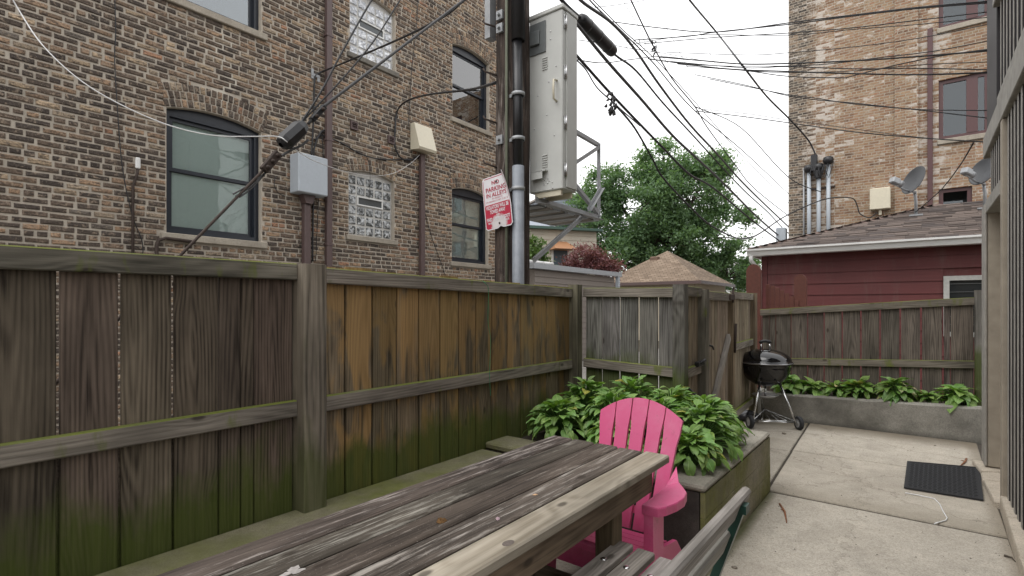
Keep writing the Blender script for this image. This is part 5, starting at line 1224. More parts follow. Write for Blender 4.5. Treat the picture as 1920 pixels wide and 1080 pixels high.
m = MB(); arc_ = [C(-.25, .275, .352), C(-.25, .295, .345), C(-.25, .305, .325), C(-.25, .305, .24), C(-.25, .29, .24), C(-.25, .275, .335)]; m.prism(arc_, (.5, 0, 0)); m.build('front_rail', MAT['pink'], CH_)
for sg in (-1, 1):
    outl = [(.235, -.30), (.262, -.245), (.285, -.20), (.325, -.16), (.362, -.10), (.378, -.02), (.372, .06), (.352, .14), (.33, .18), (.275, .185), (.255, .185), (.252, .0), (.245, -.12), (.235, -.2)]
    def za(y): return .545 + (.055 * max(0, (-.18 - y) / .12) if y < -.18 else 0)
    n = len(outl); vs = [C(sg * x, y, za(y)) for x, y in outl] + [C(sg * x, y, za(y) - .035) for x, y in outl]
    vs2 = [C(sg * (x + (.30 - x) * .04), y * .985, za(y) + .006) for x, y in outl]
    m = MB(); m.add(vs + vs2, [tuple(range(2 * n, 3 * n))] + [tuple(range(n, 2 * n))[::-1]] + [(i, (i + 1) % n, n + (i + 1) % n, n + i) for i in range(n)] + [(2 * n + i, 2 * n + (i + 1) % n, (i + 1) % n, i) for i in range(n)]); m.build('arm', MAT['pink'], CH_)
    m = MB(); m.prism([C(sg * .262, .18, .512), C(sg * .262, .055, .512), C(sg * .275, .09, .0), C(sg * .275, .20, .0)], (sg * .045, 0, 0)); m.build('front_leg', MAT['pink'], CH_)
    m = MB(); m.prism([C(sg * .253, .30, .34), C(sg * .253, .30, .24), C(sg * .253, -.35, .0), C(sg * .253, -.43, .0), C(sg * .253, -.20, .26)], (sg * .022, 0, 0)); m.build('side_rail', MAT['pink'], CH_)

# ================================================================ kettle grill
GC = onZ(1444, 800, 0); KG = thing('kettle_grill', 'round black kettle grill on chrome legs with wheels', 'grill', (GC.x, GC.y, 0))
rr_ = Vector((R_[0], R_[1], 0)); ff_ = Vector((F_[0], F_[1], 0))
kc = GC + ff_ * .12
def ell(r, h, z0, n=12, up=True): return [(r * math.cos(math.pi / 2 * i / n), z0 + (h if up else -h) * math.sin(math.pi / 2 * i / n)) for i in range(n + 1)]
m = MB(); m.lathe([(.300, .765), (.303, .760), (.298, .75)] + [(max(r, .0005), z) for r, z in ell(.292, .275, .75, 14, False)], 40, (kc.x, kc.y, 0)); m.build('bowl', MAT['enamel'], KG)
m = MB(); m.lathe([(.300, .768), (.307, .772), (.305, .782), (.297, .79)] + [(max(r, .0005), z) for r, z in ell(.295, .145, .79, 14)], 40, (kc.x, kc.y, 0)); lid = m.build('lid', MAT['enamel'], KG)
m = MB(); m.lathe([(.298, .760), (.311, .764), (.311, .776), (.298, .779)], 40, (kc.x, kc.y, 0)); m.build('rim_band', plain('rim_steel', (.30, .30, .31), .3, .8), KG)
hb = kc + Vector((0, 0, .93)); m = MB(); a = rr_ * .055
m.tube([hb - a, hb - a * .95 + Vector((0, 0, .07))], .011, 8); m.tube([hb + a, hb + a * .95 + Vector((0, 0, .07))], .011, 8); m.build('handle_bracket', MAT['steel'], lid)
m = MB(); m.tube([hb - a * 1.15 + Vector((0, 0, .075)), hb - a + Vector((0, 0, .095)), hb + Vector((0, 0, .102)), hb + a + Vector((0, 0, .095)), hb + a * 1.15 + Vector((0, 0, .075))], .019, 10); m.build('handle', MAT['plastic_black'], lid)
m = MB(); m.lathe([(.055, 0), (.05, .008), (.012, .012), (.0005, .012)], 16, (hb.x + .13 * rr_.x, hb.y + .13 * rr_.y, .905)); m.build('vent', MAT['steel'], lid)
wl, wr, ft = onZ(1406, 803, 0), onZ(1498, 806, 0), onZ(1434, 785, 0)
tops = [kc - rr_ * .115 - ff_ * .10 + Vector((0, 0, .53)), kc + rr_ * .125 - ff_ * .10 + Vector((0, 0, .53)), kc + ff_ * .14 - rr_ * .02 + Vector((0, 0, .54))]
for tpt, b, z in zip(tops, (wl + rr_ * .035, wr - rr_ * .035, ft), (.085, .085, .0)):
    bb = Vector((b.x, b.y, z)); m = MB(); m.tube([tpt, bb], .0125, 10); m.build('leg', MAT['steel'], KG)
    m = MB(); d = (tpt - bb).normalized(); m.tube([tpt - d * .03, tpt + d * .03], .018, 10); m.build('leg_socket', MAT['plastic_black'], KG)
for wpt in (wl, wr):
    c = Vector((wpt.x, wpt.y, .08)); Mx = axes(c, ff_, (0, 0, 1)); m = MB(); pr = [(.052, -.022), (.074, -.022), (.08, -.014), (.08, .014), (.074, .022), (.052, .022), (.052, -.022)]; m.lathe(pr, 24); W = m.build('wheel', MAT['rubber'], KG, Mx)
    m = MB(); m.lathe([(.0005, .026), (.018, .026), (.02, .016), (.045, .012), (.0525, .020), (.0525, -.020), (.045, -.012), (.02, -.016), (.0005, -.026)], 20); m.build('hub', plain('hub_plastic', (.35, .35, .35), .5) if 'hub_plastic' not in bpy.data.materials else bpy.data.materials['hub_plastic'], W, Mx)
m = MB(); m.tube([Vector((wl.x, wl.y, .085)), Vector((wr.x, wr.y, .085))], .008, 8); m.build('axle', MAT['steel'], KG)
m = MB(); A_, B_, C_ = Vector((wl.x, wl.y, .10)) + rr_ * .04, Vector((wr.x, wr.y, .10)) - rr_ * .04, Vector((ft.x, ft.y, .12))
for i in range(6):
    t_ = i / 5; m.tube([A_.lerp(B_, t_), C_], .0035, 5)
m.tube([A_, C_, B_, A_], .005, 6); m.build('wire_shelf', MAT['steel'], KG)
m = MB(); m.lathe([(.0005, .345), (.10, .35), (.15, .372), (.155, .37), (.10, .34), (.0005, .335)], 28, (kc.x, kc.y, 0)); m.build('ash_pan', plain('ash_pan', (.5, .5, .5), .35, .8), KG)
m = MB(); m.tube([kc + Vector((0, 0, .34)), kc + Vector((0, 0, .48))], .012, 8); m.build('vent_rod', MAT['steel'], KG)
# black crumpled bag behind it
bc = onZ(1402, 789, 0); m = MB(); vs = []; fs = []; n1, n2 = 20, 10
for i in range(n2 + 1):
    th = math.pi * i / n2
    for k in range(n1):
        ph = 2 * math.pi * k / n1; rr2 = 1 + .10 * math.sin(5 * ph + 3 * th) * math.sin(th) + random.uniform(-.05, .05)
        vs.append((bc.x + .15 * math.sin(th) * math.cos(ph) * rr2, bc.y + .13 * math.sin(th) * math.sin(ph) * rr2, max(.002, .06 + .075 * math.cos(th) * rr2)))
for i in range(n2):
    for k in range(n1): fs.append((i * n1 + k, i * n1 + (k + 1) % n1, (i + 1) * n1 + (k + 1) % n1, (i + 1) * n1 + k))
m.add(vs, fs, True); tag(m.build('grill_cover', plain('black_vinyl', (.012, .012, .016), .35, var=.2, bump=.3)), 'crumpled black vinyl cover on the ground behind the grill', 'grill cover')

# ================================================================ pot
pp = onZ(1326, 744, .66); pp = Vector((-1.375, 4.385, 0)); m = MB()
m.lathe([(.0005, .462), (.06, .462), (.078, .62), (.086, .622), (.086, .665), (.074, .665), (.07, .64), (.0005, .635)], 24, (pp.x, pp.y, .003)); PT_ = m.build('plant_pot', MAT['pot']); tag(PT_, 'empty brown clay pot at the back corner of the raised bed', 'pot')
m = MB(); m.tube([(pp.x - .04, pp.y, .64), (pp.x - .10, pp.y + .02, .72), (pp.x - .19, pp.y + .03, .785)], .011, 8); m.build('handle', MAT['plastic_black'], PT_)

# ================================================================ hostas
def hosta_mat(name, c0, c1, vein, edge=None):
    g = NT(name); oi = g.n('ShaderNodeObjectInfo'); r = oi.outputs['Random']; x, y, z = g.xyz(g.obj())
    vn = g.ma('MULTIPLY_ADD', g.ma('SINE', g.ma('MULTIPLY', g.ma('DIVIDE', y, g.ma('ADD', .25, g.ma('MULTIPLY', x, .1))), 62)), .5, .5)
    nz = g.noise(g.pos(), 18, 3)
    c = g.ramp(g.ma('ADD', g.ma('MULTIPLY', r, .7), g.ma('MULTIPLY', nz, .35)), [(.15, c0), (.85, c1)])
    c = g.mix(g.ma('MULTIPLY', vn, .22), c, vein)
    c = g.mix(g.sss(g.ma('ABSOLUTE', y), .025, .0), c, vein)
    if edge: c = g.mix(g.ramp(g.ma('ADD', g.ma('MULTIPLY', r, .5), g.ma('MULTIPLY', g.noise(g.vm('ADD', g.pos(), (3, 1, 2)), 14, 3), .6)), [(.72, 0.), (.80, .85)]), c, edge)
    c = g.mix(1, c, oi.outputs['Color'], 'MULTIPLY')
    nb_ = g.bump(vn, .35, .01)
    b = g.n('ShaderNodeBsdfPrincipled', {'Base Color': c, 'Roughness': .36, 'Specular IOR Level': .6, 'Normal': nb_}); t = g.n('ShaderNodeBsdfTranslucent', {'Color': g.mix(1, c, (1.3, 1.5, .5), 'MULTIPLY')})
    mx_ = g.n('ShaderNodeMixShader', {0: .22, 1: b.outputs[0], 2: t.outputs[0]}); g.t.links.new(mx_.outputs[0], g.o.inputs[0]); return g.m
MAT['hosta'] = hosta_mat('hosta_leaf', (.10, .205, .04), (.235, .41, .105), (.29, .45, .16)); MAT['hosta_b'] = hosta_mat('hosta_leaf_scorched', (.07, .16, .025), (.17, .31, .06), (.24, .36, .12), (.55, .45, .30))
MAT['hosta_dry'] = plain('dry_leaf', (.42, .30, .13), .7)
def leaf_mesh(kind, mat, broad):
    rs = random.Random(kind); vs = []; fs = []; NS = 6; prof = [.05, .66, .98, 1.0, .80, .45, .02]; wd = broad * rs.uniform(.9, 1.1); tw = rs.uniform(-.25, .25); droop = rs.uniform(.35, .95); wav = rs.uniform(.0, .06)
    px_, pz_, an = 0., 0., 0.
    for i in range(NS + 1):
        t = i / NS; an = -droop * t * 1.5 + .25; 
        if i: px_ += math.cos(an) / NS; pz_ += math.sin(an) / NS
        w_ = wd * prof[i]
        for j in (-2, -1, 0, 1, 2):
            yy = j / 2 * w_; cup = .28 * abs(j / 2) * w_ - (.10 * w_ if abs(j) == 2 else 0) + wav * math.sin(t * 9 + j) * (1 if abs(j) == 2 else 0)
            vs.append((px_, yy, pz_ + cup + tw * yy * t))
    for i in range(NS):
        for j in range(4): a = i * 5 + j; fs.append((a, a + 1, a + 6, a + 5))
    me = bpy.data.meshes.new('leaf'); me.from_pydata(vs, [], fs); me.polygons.foreach_set('use_smooth', [True] * len(fs)); me.materials.append(MAT[mat]); me.update(); return me
LM = {m_: [leaf_mesh(k + (50 if m_ == 'hosta_b' else 0), m_, .255 if m_ == 'hosta' else .24) for k in range(12)] for m_ in ('hosta', 'hosta_b')}
MAT['stem'] = plain('hosta_stem', (.10, .19, .05), .5)
def hosta(name, lab, c, rad, hgt, n, L, mat, group, seed):
    rs = random.Random(seed); t = thing(name, lab, 'plant', c, group=group); c = Vector(c); st = MB()
    for i in range(n):
        f = (i + .5) / n; ring = math.sqrt(f)            # 0 centre (upright) .. 1 outer (drooping)
        az = i * 2.39996 + rs.uniform(-.35, .35); el = R(48) * (1 - ring) - R(34) * max(0, ring - .4) * 1.7 + rs.uniform(-.22, .22)
        rad_ = rad * ring * rs.uniform(.8, 1.05); z = hgt * (1 - .80 * ring ** 2.4) * rs.uniform(.85, 1.08) + .02
        p = c + Vector((rad_ * math.cos(az), rad_ * math.sin(az), z)); d = Vector((math.cos(az) * math.cos(el), math.sin(az) * math.cos(el), math.sin(el)))
        s = L * rs.choice((.6, .8, .95, 1.0, 1.1, 1.3)) * rs.uniform(.88, 1.12)
        side = Vector((-math.sin(az), math.cos(az), 0)); M = axes(p - d * s * .25, d, side) @ Matrix.Rotation(rs.uniform(-.5, .5), 4, 'X') @ Matrix.Scale(s, 4)
        o = bpy.data.objects.new('leaf', rs.choice(LM[mat])); COL.objects.link(o); place(o, M, t)
        k = rs.uniform(.8, 1.15); yl = rs.random() < .025; o.color = (k * rs.uniform(.88, 1.18) * (1.9 if yl else 1), k * (1.15 if yl else 1), k * .95, 1)
        base = p - d * s * .25
        st.tube([c + Vector((rs.uniform(-.02, .02), rs.uniform(-.02, .02), -.02)), (c + base) / 2 + Vector((0, 0, .05)), base], .0045, 4, False)
    tag(st.build('stems', MAT['stem'], t), kind='stuff'); return t
BED = [(-2.15, 3.75, .45, .27, .36, 'leftmost back hosta clump in the raised bed beside the tall fence'), (-1.82, 3.92, .46, .27, .37, 'hosta clump against the grey fence panel, left of its middle'), (-2.16, 3.38, .45, .26, .25, 'hosta clump at front left of raised bed behind the table end'),
       (-1.80, 3.55, .46, .27, .31, 'hosta clump in raised bed just left of pink chair back'), (-1.50, 3.95, .46, .27, .33, 'hosta clump in raised bed directly behind the pink chair top'), (-1.48, 3.62, .45, .27, .29, 'hosta clump hidden largely behind the pink chair back'),
       (-1.30, 4.12, .45, .27, .26, 'hosta clump in raised bed in front of the clay pot'), (-1.17, 3.55, .45, .27, .30, 'hosta clump overhanging the bed rim right of the pink chair'), (-1.21, 3.84, .45, .27, .31, 'hosta clump at right side of raised bed with spreading leaves'),
       (-1.12, 3.24, .45, .20, .20, 'low hosta clump drooping over front rim beside the chair'), (-1.62, 3.22, .45, .20, .22, 'low hosta clump at the bed front, behind the chair seat')]
for i, (x, y, z, rd, hg, lb) in enumerate(BED):
    hosta('hosta', lb, (x, y, z), rd, hg, 185 if hg > .23 else 130, .099, 'hosta', 'hostas in the raised bed', 100 + i)
BK = [(-1.33, .17, .18, 30, 'dark green hosta nearest the grill in the long planter'), (-1.05, .14, .13, 26, 'second hosta from the grill in the long planter'), (-.80, .15, .13, 26, 'third hosta from the grill, between two larger pale ones'), (-.56, .17, .16, 30, 'scorched hosta left of the biggest one in the long planter'),
      (-.20, .21, .20, 40, 'biggest hosta with bleached leaves hanging over the long planter'), (.10, .10, .10, 16, 'smallest hosta near right end of the long planter'), (.34, .19, .16, 34, 'rightmost hosta in the long planter by the grey post')]
for i, (x, rd, hg, n, lb) in enumerate(BK):
    hosta('hosta', lb, (x, 7.655, .31 + .03 * (x + 1.3) / 1.8), rd * .9, hg * 1.15, int(n * 1.6), .155 if n > 20 else .11, 'hosta_b' if i in (2, 3, 4) else 'hosta', 'hostas in the long planter', 300 + i)
o = bpy.data.objects.new('dry_leaf', None); bpy.data.objects.remove(o)
me = leaf_mesh(999, 'hosta_dry', .2); dl = link_mesh('dry_hosta_leaf', me, None, None, axes(onZ(1372, 800, .50), (.9, .1, -.1), (-.1, 1, 0)) @ Matrix.Scale(.16, 4)); tag(dl, 'yellow brown dried leaf at right edge of raised bed', 'leaf')

# ================================================================ mat, string, debris
MT = thing('door_mat', 'black ribbed rubber mat lying in front of the porch door', 'mat', (.17, 5.7, .004))
mp = [Vector((-.085, 5.20, .006)), Vector((.39, 5.225, .006)), Vector((.44, 6.26, .006)), Vector((-.075, 6.10, .006))]
def mq(s, t): return mp[0].lerp(mp[1], s).lerp(mp[3].lerp(mp[2], s), t)
m = MB(); m.prism([mq(0, 0), mq(1, 0), mq(1, 1), mq(0, 1)], (0, 0, .007)); m.build('base', MAT['rubber'], MT)
m = MB(); e_ = .05
for (a, b, c, d) in ((0, 0, 1, .025), (0, .975, 1, 1), (0, .025, .04, .975), (.96, .025, 1, .975)):
    m.prism([mq(a, b) + Vector((0, 0, .007)), mq(c, b) + Vector((0, 0, .007)), mq(c, d) + Vector((0, 0, .007)), mq(a, d) + Vector((0, 0, .007))], (0, 0, .005))
m.build('border', MAT['rubber'], MT)
m = MB()
for i in range(14):
    for k in range(22):
        a = .055 + i * .0637; b = .04 + k * .042; o_ = .010 if k % 2 else 0
        m.prism([mq(a + o_, b) + Vector((0, 0, .007)), mq(a + .045 + o_, b) + Vector((0, 0, .007)), mq(a + .045 + o_, b + .024) + Vector((0, 0, .007)), mq(a + o_, b + .024) + Vector((0, 0, .007))], (0, 0, .004))
tag(m.build('ribs', MAT['rubber'], MT), kind='stuff')
m = MB(); pts = [onZ(u, v, .006) for u, v in ((1697, 924), (1725, 929), (1752, 935), (1762, 945), (1768, 958), (1776, 971), (1773, 976), (1758, 980), (1752, 982))]; m.tube(pts, .004, 6); tag(m.build('white_string', MAT['wire_white']), 'white plastic string lying on the concrete below the mat', 'string')
MAT['twig'] = plain('twig', (.22, .09, .04), .8); MAT['stonebit'] = plain('pebble', (.24, .21, .17), .9, var=.2)
def twig(u0, v0, u1, v1, r_, lab, mat='twig', kink=.012):
    a, b = onZ(u0, v0, .008), onZ(u1, v1, .008); md_ = a.lerp(b, .45) + Vector((kink, kink * .5, .006)); m = MB(); m.tube([a, md_, b], [r_, r_ * .9, r_ * .4], 6); m.tube([md_, md_ + Vector((-.03, .025, .0))], [r_ * .6, r_ * .3], 5); tag(m.build('twig', MAT[mat]), lab, 'twig')
twig(1462, 945, 1475, 980, .008, 'broken reddish twig on concrete near the raised bed'); twig(1812, 860, 1800, 874, .009, 'reddish twig on concrete behind the rubber mat'); twig(1883, 1042, 1904, 1053, .005, 'dark twig lying against the kerb stones', 'bark')
def pebble(u, v, s, lab):
    p = onZ(u, v, 0); m = MB(); vs = []; 
    for i in range(5):
        th = math.pi * i / 4
        for k in range(7): ph = 2 * math.pi * k / 7; q_ = s * random.uniform(.8, 1.15); vs.append((p.x + q_ * math.sin(th) * math.cos(ph) * 1.2, p.y + q_ * math.sin(th) * math.sin(ph), s * .5 + q_ * .55 * math.cos(th)))
    fs = [(i * 7 + k, i * 7 + (k + 1) % 7, (i + 1) * 7 + (k + 1) % 7, (i + 1) * 7 + k) for i in range(4) for k in range(7)]; m.add(vs, fs, True); tag(m.build('pebble', MAT['stonebit']), lab, 'pebble', 'pebbles on the patio')
pebble(1470, 814, .022, 'rounded stone on concrete in front of the grill'); pebble(1377, 1066, .014, 'grey pebble at the foot of the raised bed near the bench'); pebble(1436, 943, .009, 'tiny pebble beside the bed corner'); pebble(1753, 836, .010, 'dark pebble behind the rubber mat')
m = MB()
for _ in range(260):
    x, y = random.uniform(-.85, .42), random.uniform(2.2, 7.35)
    if random.random() < .35: x = random.choice((random.uniform(-.88, -.75), random.uniform(.36, .44)))
    s = random.uniform(.002, .007); z = .006
    a = random.uniform(0, 6.28); ca_, sa_ = math.cos(a) * s, math.sin(a) * s
    m.add([(x + ca_, y + sa_, z), (x - sa_ * .6, y + ca_ * .6, z + s * .5), (x - ca_, y - sa_, z), (x + sa_ * .6, y - ca_ * .6, z + s * .4)], [(0, 1, 2, 3)])
tag(m.build('grit', MAT['joint']), 'dark grit and crumbs scattered over the concrete patio', 'grit', kind='stuff')
# on the table
def chip(u, v, s, mat, lab, name, n=1, h=.4):
    p = onZ(u, v, ZT_); m = MB()
    for i in range(n):
        q_ = p + Vector((random.uniform(-s, s), random.uniform(-s, s), 0)) * (.7 if n > 1 else 0); a = random.uniform(0, 6.28); e1 = Vector((math.cos(a), math.sin(a), 0)) * s; e2 = Vector((-math.sin(a), math.cos(a), 0)) * s * .5
        b = q_ + Vector((0, 0, .001)); hh = Vector((0, 0, s * h)); m.add([b - e1, b - e2, b + e1, b + e2, b + hh, b + e1 * .3 + hh * .8], [(0, 1, 4), (1, 5, 4), (1, 2, 5), (2, 3, 5), (3, 4, 5), (3, 0, 4), (0, 3, 2, 1)])
    tag(m.build(name, mat), lab, 'debris')
chip(826, 979, .014, plain('dried_flower', (.16, .085, .03), .9), 'shrivelled brown dried flower on the middle of the table', 'dried_flower', 7, .9); chip(934, 974, .008, plain('bud', (.55, .40, .45), .7), 'small pale pink bud on the table beside the pale board', 'flower_bud', 4, .9)
chip(1003, 928, .012, plain('orange_chip', (.60, .36, .20), .7), 'small orange chip on the far half of the table', 'wood_chip', 1, .3)
p = onZ(548, 1071, ZT_ + .0006); m = MB(); n = 26; vs = [tuple(p)]
for k in range(n): a = 2 * math.pi * k / n; q_ = .030 * (1 + .35 * math.sin(3 * a) + random.uniform(-.2, .2)); vs.append((p.x + q_ * .6 * math.cos(a), p.y + q_ * math.sin(a), p.z))
m.add(vs, [(0, 1 + k, 1 + (k + 1) % n) for k in range(n)]); tag(m.build('dropping', plain('bird_dropping', (.40, .37, .35), .8, var=.3, scale=90)), 'dried white bird dropping on near end of the table', 'dropping')

# ================================================================ cables
def smooth_path(pts, k=6):
    pts = [Vector(p) for p in pts]; outp = []
    for i in range(len(pts) - 1):
        p0, p1, p2, p3 = pts[max(0, i - 1)], pts[i], pts[i + 1], pts[min(len(pts) - 1, i + 2)]
        for j in range(k):
            t = j / k; outp.append(.5 * ((2 * p1) + (p2 - p0) * t + (2 * p0 - 5 * p1 + 4 * p2 - p3) * t * t + (3 * p1 - p0 - 3 * p2 + p3) * t ** 3))
    outp.append(pts[-1]); return outp
def cable(pts, r_, lab, mat='cable', name='overhead_cable', group=None, cat='cable', n=6):
    m = MB(); m.tube(smooth_path(pts), r_, n); o = m.build(name, MAT[mat]); return tag(o, lab, cat, group)
XA = -3.05
def aX(l, X=XA): return [onX(u, v, X) for u, v in l]
def aY(l, Y=6.55): return [onY(u, v, Y) for u, v in l]
GA = 'cables strung along the alley'; GCX = 'wires crossing from the alley to the porch'
cable(aX([(1060, 20), (1080, 43), (1137, 113), (1203, 187), (1260, 253), (1310, 300), (1360, 347), (1420, 407), (1467, 447), (1500, 468)]), .021, 'thick alley cable passing just below the black splice case', 'cable_grey', group=GA)
cable(aX([(1020, -40), (1060, 8), (1088, 34)]), .022, 'thick black cable entering the upper end of the splice case', group=GA)
cable(aX([(1150, 100), (1160, 108), (1193, 133), (1243, 193), (1293, 247), (1390, 352), (1440, 398), (1470, 430), (1500, 455)]), .014, 'alley cable leaving the lower end of the black splice case', group=GA)
cable(aX([(1060, -40), (1088, 0), (1147, 43), (1190, 92), (1237, 160), (1293, 233), (1343, 287), (1400, 350), (1475, 422), (1500, 445)], -3.2), .020, 'thick alley cable running just above the splice case', 'cable_grey', group=GA)
cable(aX([(1075, -40), (1110, 5), (1165, 58), (1225, 118), (1300, 205), (1393, 283), (1475, 360), (1500, 382)], -3.3), .010, 'thin alley cable highest of the bundle near the tree top', group=GA)
cable(aX([(1070, 95), (1080, 103), (1140, 170), (1200, 233), (1243, 277), (1293, 327), (1337, 352), (1410, 413), (1462, 452), (1490, 470)], -2.9), .017, 'twisted alley cable carrying the ragged hanging bundle', group=GA)
cable(aX([(1078, 110), (1098, 130), (1120, 165), (1150, 192), (1172, 212), (1200, 236)], -2.88), .008, 'short frayed wire looped beside the ragged hanging bundle', group=GA)
cable(aX([(1165, -40), (1183, 0), (1223, 83), (1260, 147), (1303, 200), (1327, 240), (1377, 307), (1413, 352), (1475, 402), (1495, 415)], -3.5), .012, 'steep thin cable crossing above the tree towards the brick corner', group=GA)
c1p = aX([(1157, 200), (1190, 240), (1223, 297), (1243, 333), (1293, 387), (1333, 423), (1377, 445)], -2.85)
cable(c1p + [onY(1403, 446, 9.5), onY(1427, 436, 11.5), onY(1475, 404, 14), onY(1545, 374, 15.3), onY(1595, 371, 15.7), onY(1607, 385, 15.8), onY(1612, 400, 15.85), onY(1630, 408, 15.85), onY(1645, 398, 15.85)], .014, 'black drop cable dipping past the tree to the cream junction box', group=None)
cable([onX(1275, -30, -3.6), onX(1293, 0, -3.7), onX(1343, 60, -4.0), onY(1390, 120, 11), onY(1437, 180, 13.5), onY(1480, 223, 15), onY(1515, 262, 15.7), onY(1529, 290, 15.85)], .022, 'heavy service cable swooping down to the black weatherheads', group=None)
cable([onX(1300, -30, -3.4), onX(1440, 318, -2.4), onY(1478, 372, 15.6), onY(1500, 385, 15.9), onY(1508, 440, 15.9)], .01, 'thin line ending at the far left brick corner', group=None) if False else None
for i, (l, r_, lb) in enumerate([
    ([(1143, 40), (1243, 53), (1343, 60), (1477, 43), (1600, 28), (1720, 14), (1856, 2)], .008, 'uppermost wire crossing the sky to the porch post'),
    ([(1190, 75), (1290, 68), (1343, 60), (1477, 46), (1600, 30), (1720, 16), (1856, 5)], .008, 'wire merging with the uppermost crossing wire'),
    ([(1207, 82), (1343, 70), (1477, 62), (1600, 52), (1720, 38), (1856, 22)], .0065, 'second crossing wire below the uppermost pair'),
    ([(1180, 84), (1300, 66), (1477, 66), (1600, 55), (1720, 46), (1856, 32)], .005, 'third thin crossing wire below the uppermost pair'),
    ([(1250, 98), (1400, 103), (1477, 99), (1600, 88), (1720, 72), (1856, 45)], .005, 'thin crossing wire passing under the upper brick window'),
    ([(1237, 107), (1320, 114), (1393, 120), (1477, 119), (1600, 114), (1720, 106), (1856, 95)], .010, 'thick crossing wire at the top of the middle tangle'),
    ([(1225, 112), (1320, 122), (1430, 124), (1540, 121), (1650, 108), (1750, 96), (1856, 76)], .006, 'crossing wire rising through the middle tangle to the right'),
    ([(1257, 115), (1393, 127), (1477, 125), (1600, 129), (1720, 128), (1856, 131)], .007, 'level crossing wire through the middle tangle'),
    ([(1215, 110), (1350, 128), (1477, 134), (1600, 138), (1720, 140), (1856, 136)], .010, 'lowest thick crossing wire just above the brick window'),
    ([(1270, 120), (1393, 132), (1477, 143), (1580, 146), (1592, 144), (1680, 122), (1770, 104), (1856, 92)], .007, 'kinked crossing wire bending upward in the middle tangle'),
    ([(1285, 124), (1420, 134), (1477, 136), (1600, 133), (1720, 122), (1856, 116)], .005, 'thin crossing wire inside the middle tangle'),
    ([(1303, 140), (1400, 160), (1470, 178), (1530, 187), (1600, 193), (1720, 205), (1856, 207)], .006, 'crossing wire passing over the middle of brick window'),
    ([(1330, 148), (1470, 176), (1530, 184), (1600, 195), (1720, 206), (1856, 222)], .006, 'crossing wire diverging low across the brick window'),
    ([(1303, 208), (1390, 218), (1477, 230), (1600, 247), (1720, 258), (1856, 267)], .007, 'lowest crossing wire meeting the porch beam'),
    ([(1320, 205), (1400, 213), (1477, 225), (1560, 236), (1720, 257), (1856, 266)], .004, 'hair thin wire beside the lowest crossing wire')]):
    cable(aY(l), r_ * .78, lb, group=GCX)
cable([onY(1825, 268, 6.6), onY(1800, 310, 8.5), onY(1768, 352, 10.5), onY(1740, 378, 11.6), onY(1716, 398, 11.95)], .008, 'pair of thin cables running from the porch down to the dish', group=None)
# splice case, ragged bundle
p0, p1 = onX(1088, 34, XA), onX(1150, 98, XA); d = (p1 - p0); m = MB(); m.tube([p0 - d * .02, p0, p0 + d * .06, p0 + d * .10, p0 + d * .92, p0 + d * .98, p1, p1 + d * .03], [.022, .055, .072, .075, .075, .066, .05, .016], 16)
SP = m.build('splice_case', MAT['plastic_black']); tag(SP, 'fat black cylindrical splice case hanging among the alley cables', 'splice case')
for f_ in (.2, .5, .8):
    q_ = p0 + d * f_; m = MB(); m.tube([q_ - d * .012, q_ + d * .012], .078, 16); m.build('clamp_band', MAT['cable_grey'], SP)
m = MB(); q_ = onX(1145, 192, -2.9)
for i in range(22):
    a = q_ + Vector((random.uniform(-.03, .03), random.uniform(-.07, .07), random.uniform(-.10, .10))); b = a + Vector((random.uniform(-.03, .03), random.uniform(-.06, .06), random.uniform(-.08, .02))); m.tube([a, (a + b) / 2 + Vector((.01, 0, .02)), b], random.uniform(.006, .02), 6)
tag(m.build('ragged_wire_bundle', MAT['cable_grey']), 'ragged grey tape bundle dangling from the twisted alley cable', 'wire bundle')
# guy wire
GW = thing('guy_wire', 'steel guy wire with black insulator slanting up to the pole', 'guy wire', (XA, -.2, 0))
ga = onX(335, 482, XA); gi0 = onX(520, 292, XA); gi1 = onX(578, 232, XA); gtop = onX(872, -2, XA)
dirg = (gi0 - ga).normalized(); gb = ga - dirg * (ga.z / dirg.z)
m = MB(); m.tube([gb, ga, gi0 - dirg * .12], .008, 8); m.build('anchor_rod', MAT['rust'], GW)
m = MB(); m.tube([gi1, onX(606, 200, XA), gtop, Vector((PX + .05, PY - .15, 5.2))], .010, 8); m.build('upper_strand', MAT['cable_grey'], GW)
# clamps
def blockon(a, b, w_, t_, name, mat, bolts=0):
    M = axes(a, b - a, (0, 0, 1)); L = (b - a).length; m = MB(); m.box((0, -w_ / 2, -t_ / 2), (L, w_ / 2, t_ / 2), c=.005); o = m.build(name, MAT[mat], GW, M)
    for i in range(bolts):
        m = MB(); m.lathe([(.012, 0), (.012, .012), (.006, .016), (.0005, .017)], 6, (L * (i + .5) / bolts, 0, t_ / 2)); m.build('bolt', MAT['rust'], o, M)
        m = MB(); m.lathe([(.012, 0), (.012, .012), (.006, .016), (.0005, .017)], 6, (L * (i + .5) / bolts, 0, -t_ / 2 - .016)); m.build('bolt', MAT['rust'], o, M)
blockon(onX(494, 320, XA), onX(522, 287, XA), .05, .035, 'clamp', 'rust', 3)
ia, ib = onX(527, 272, XA), onX(572, 232, XA); M = axes(ia, ib - ia, (0, 0, 1)); L = (ib - ia).length
m = MB(); pr = [(.02, 0), (.05, .012), (.062, .04), (.062, L - .06), (.045, L - .02), (.02, L)]
m.lathe([(r2, z2) for r2, z2 in pr], 8, smooth=False); m.v = [(c_, a_ * .85, b_ * .95) for a_, b_, c_ in m.v]; m.build('insulator', MAT['plastic_black'], GW, M)
blockon(onX(584, 226, XA), onX(608, 200, XA), .035, .04, 'upper_clamp', 'plastic_black', 2)
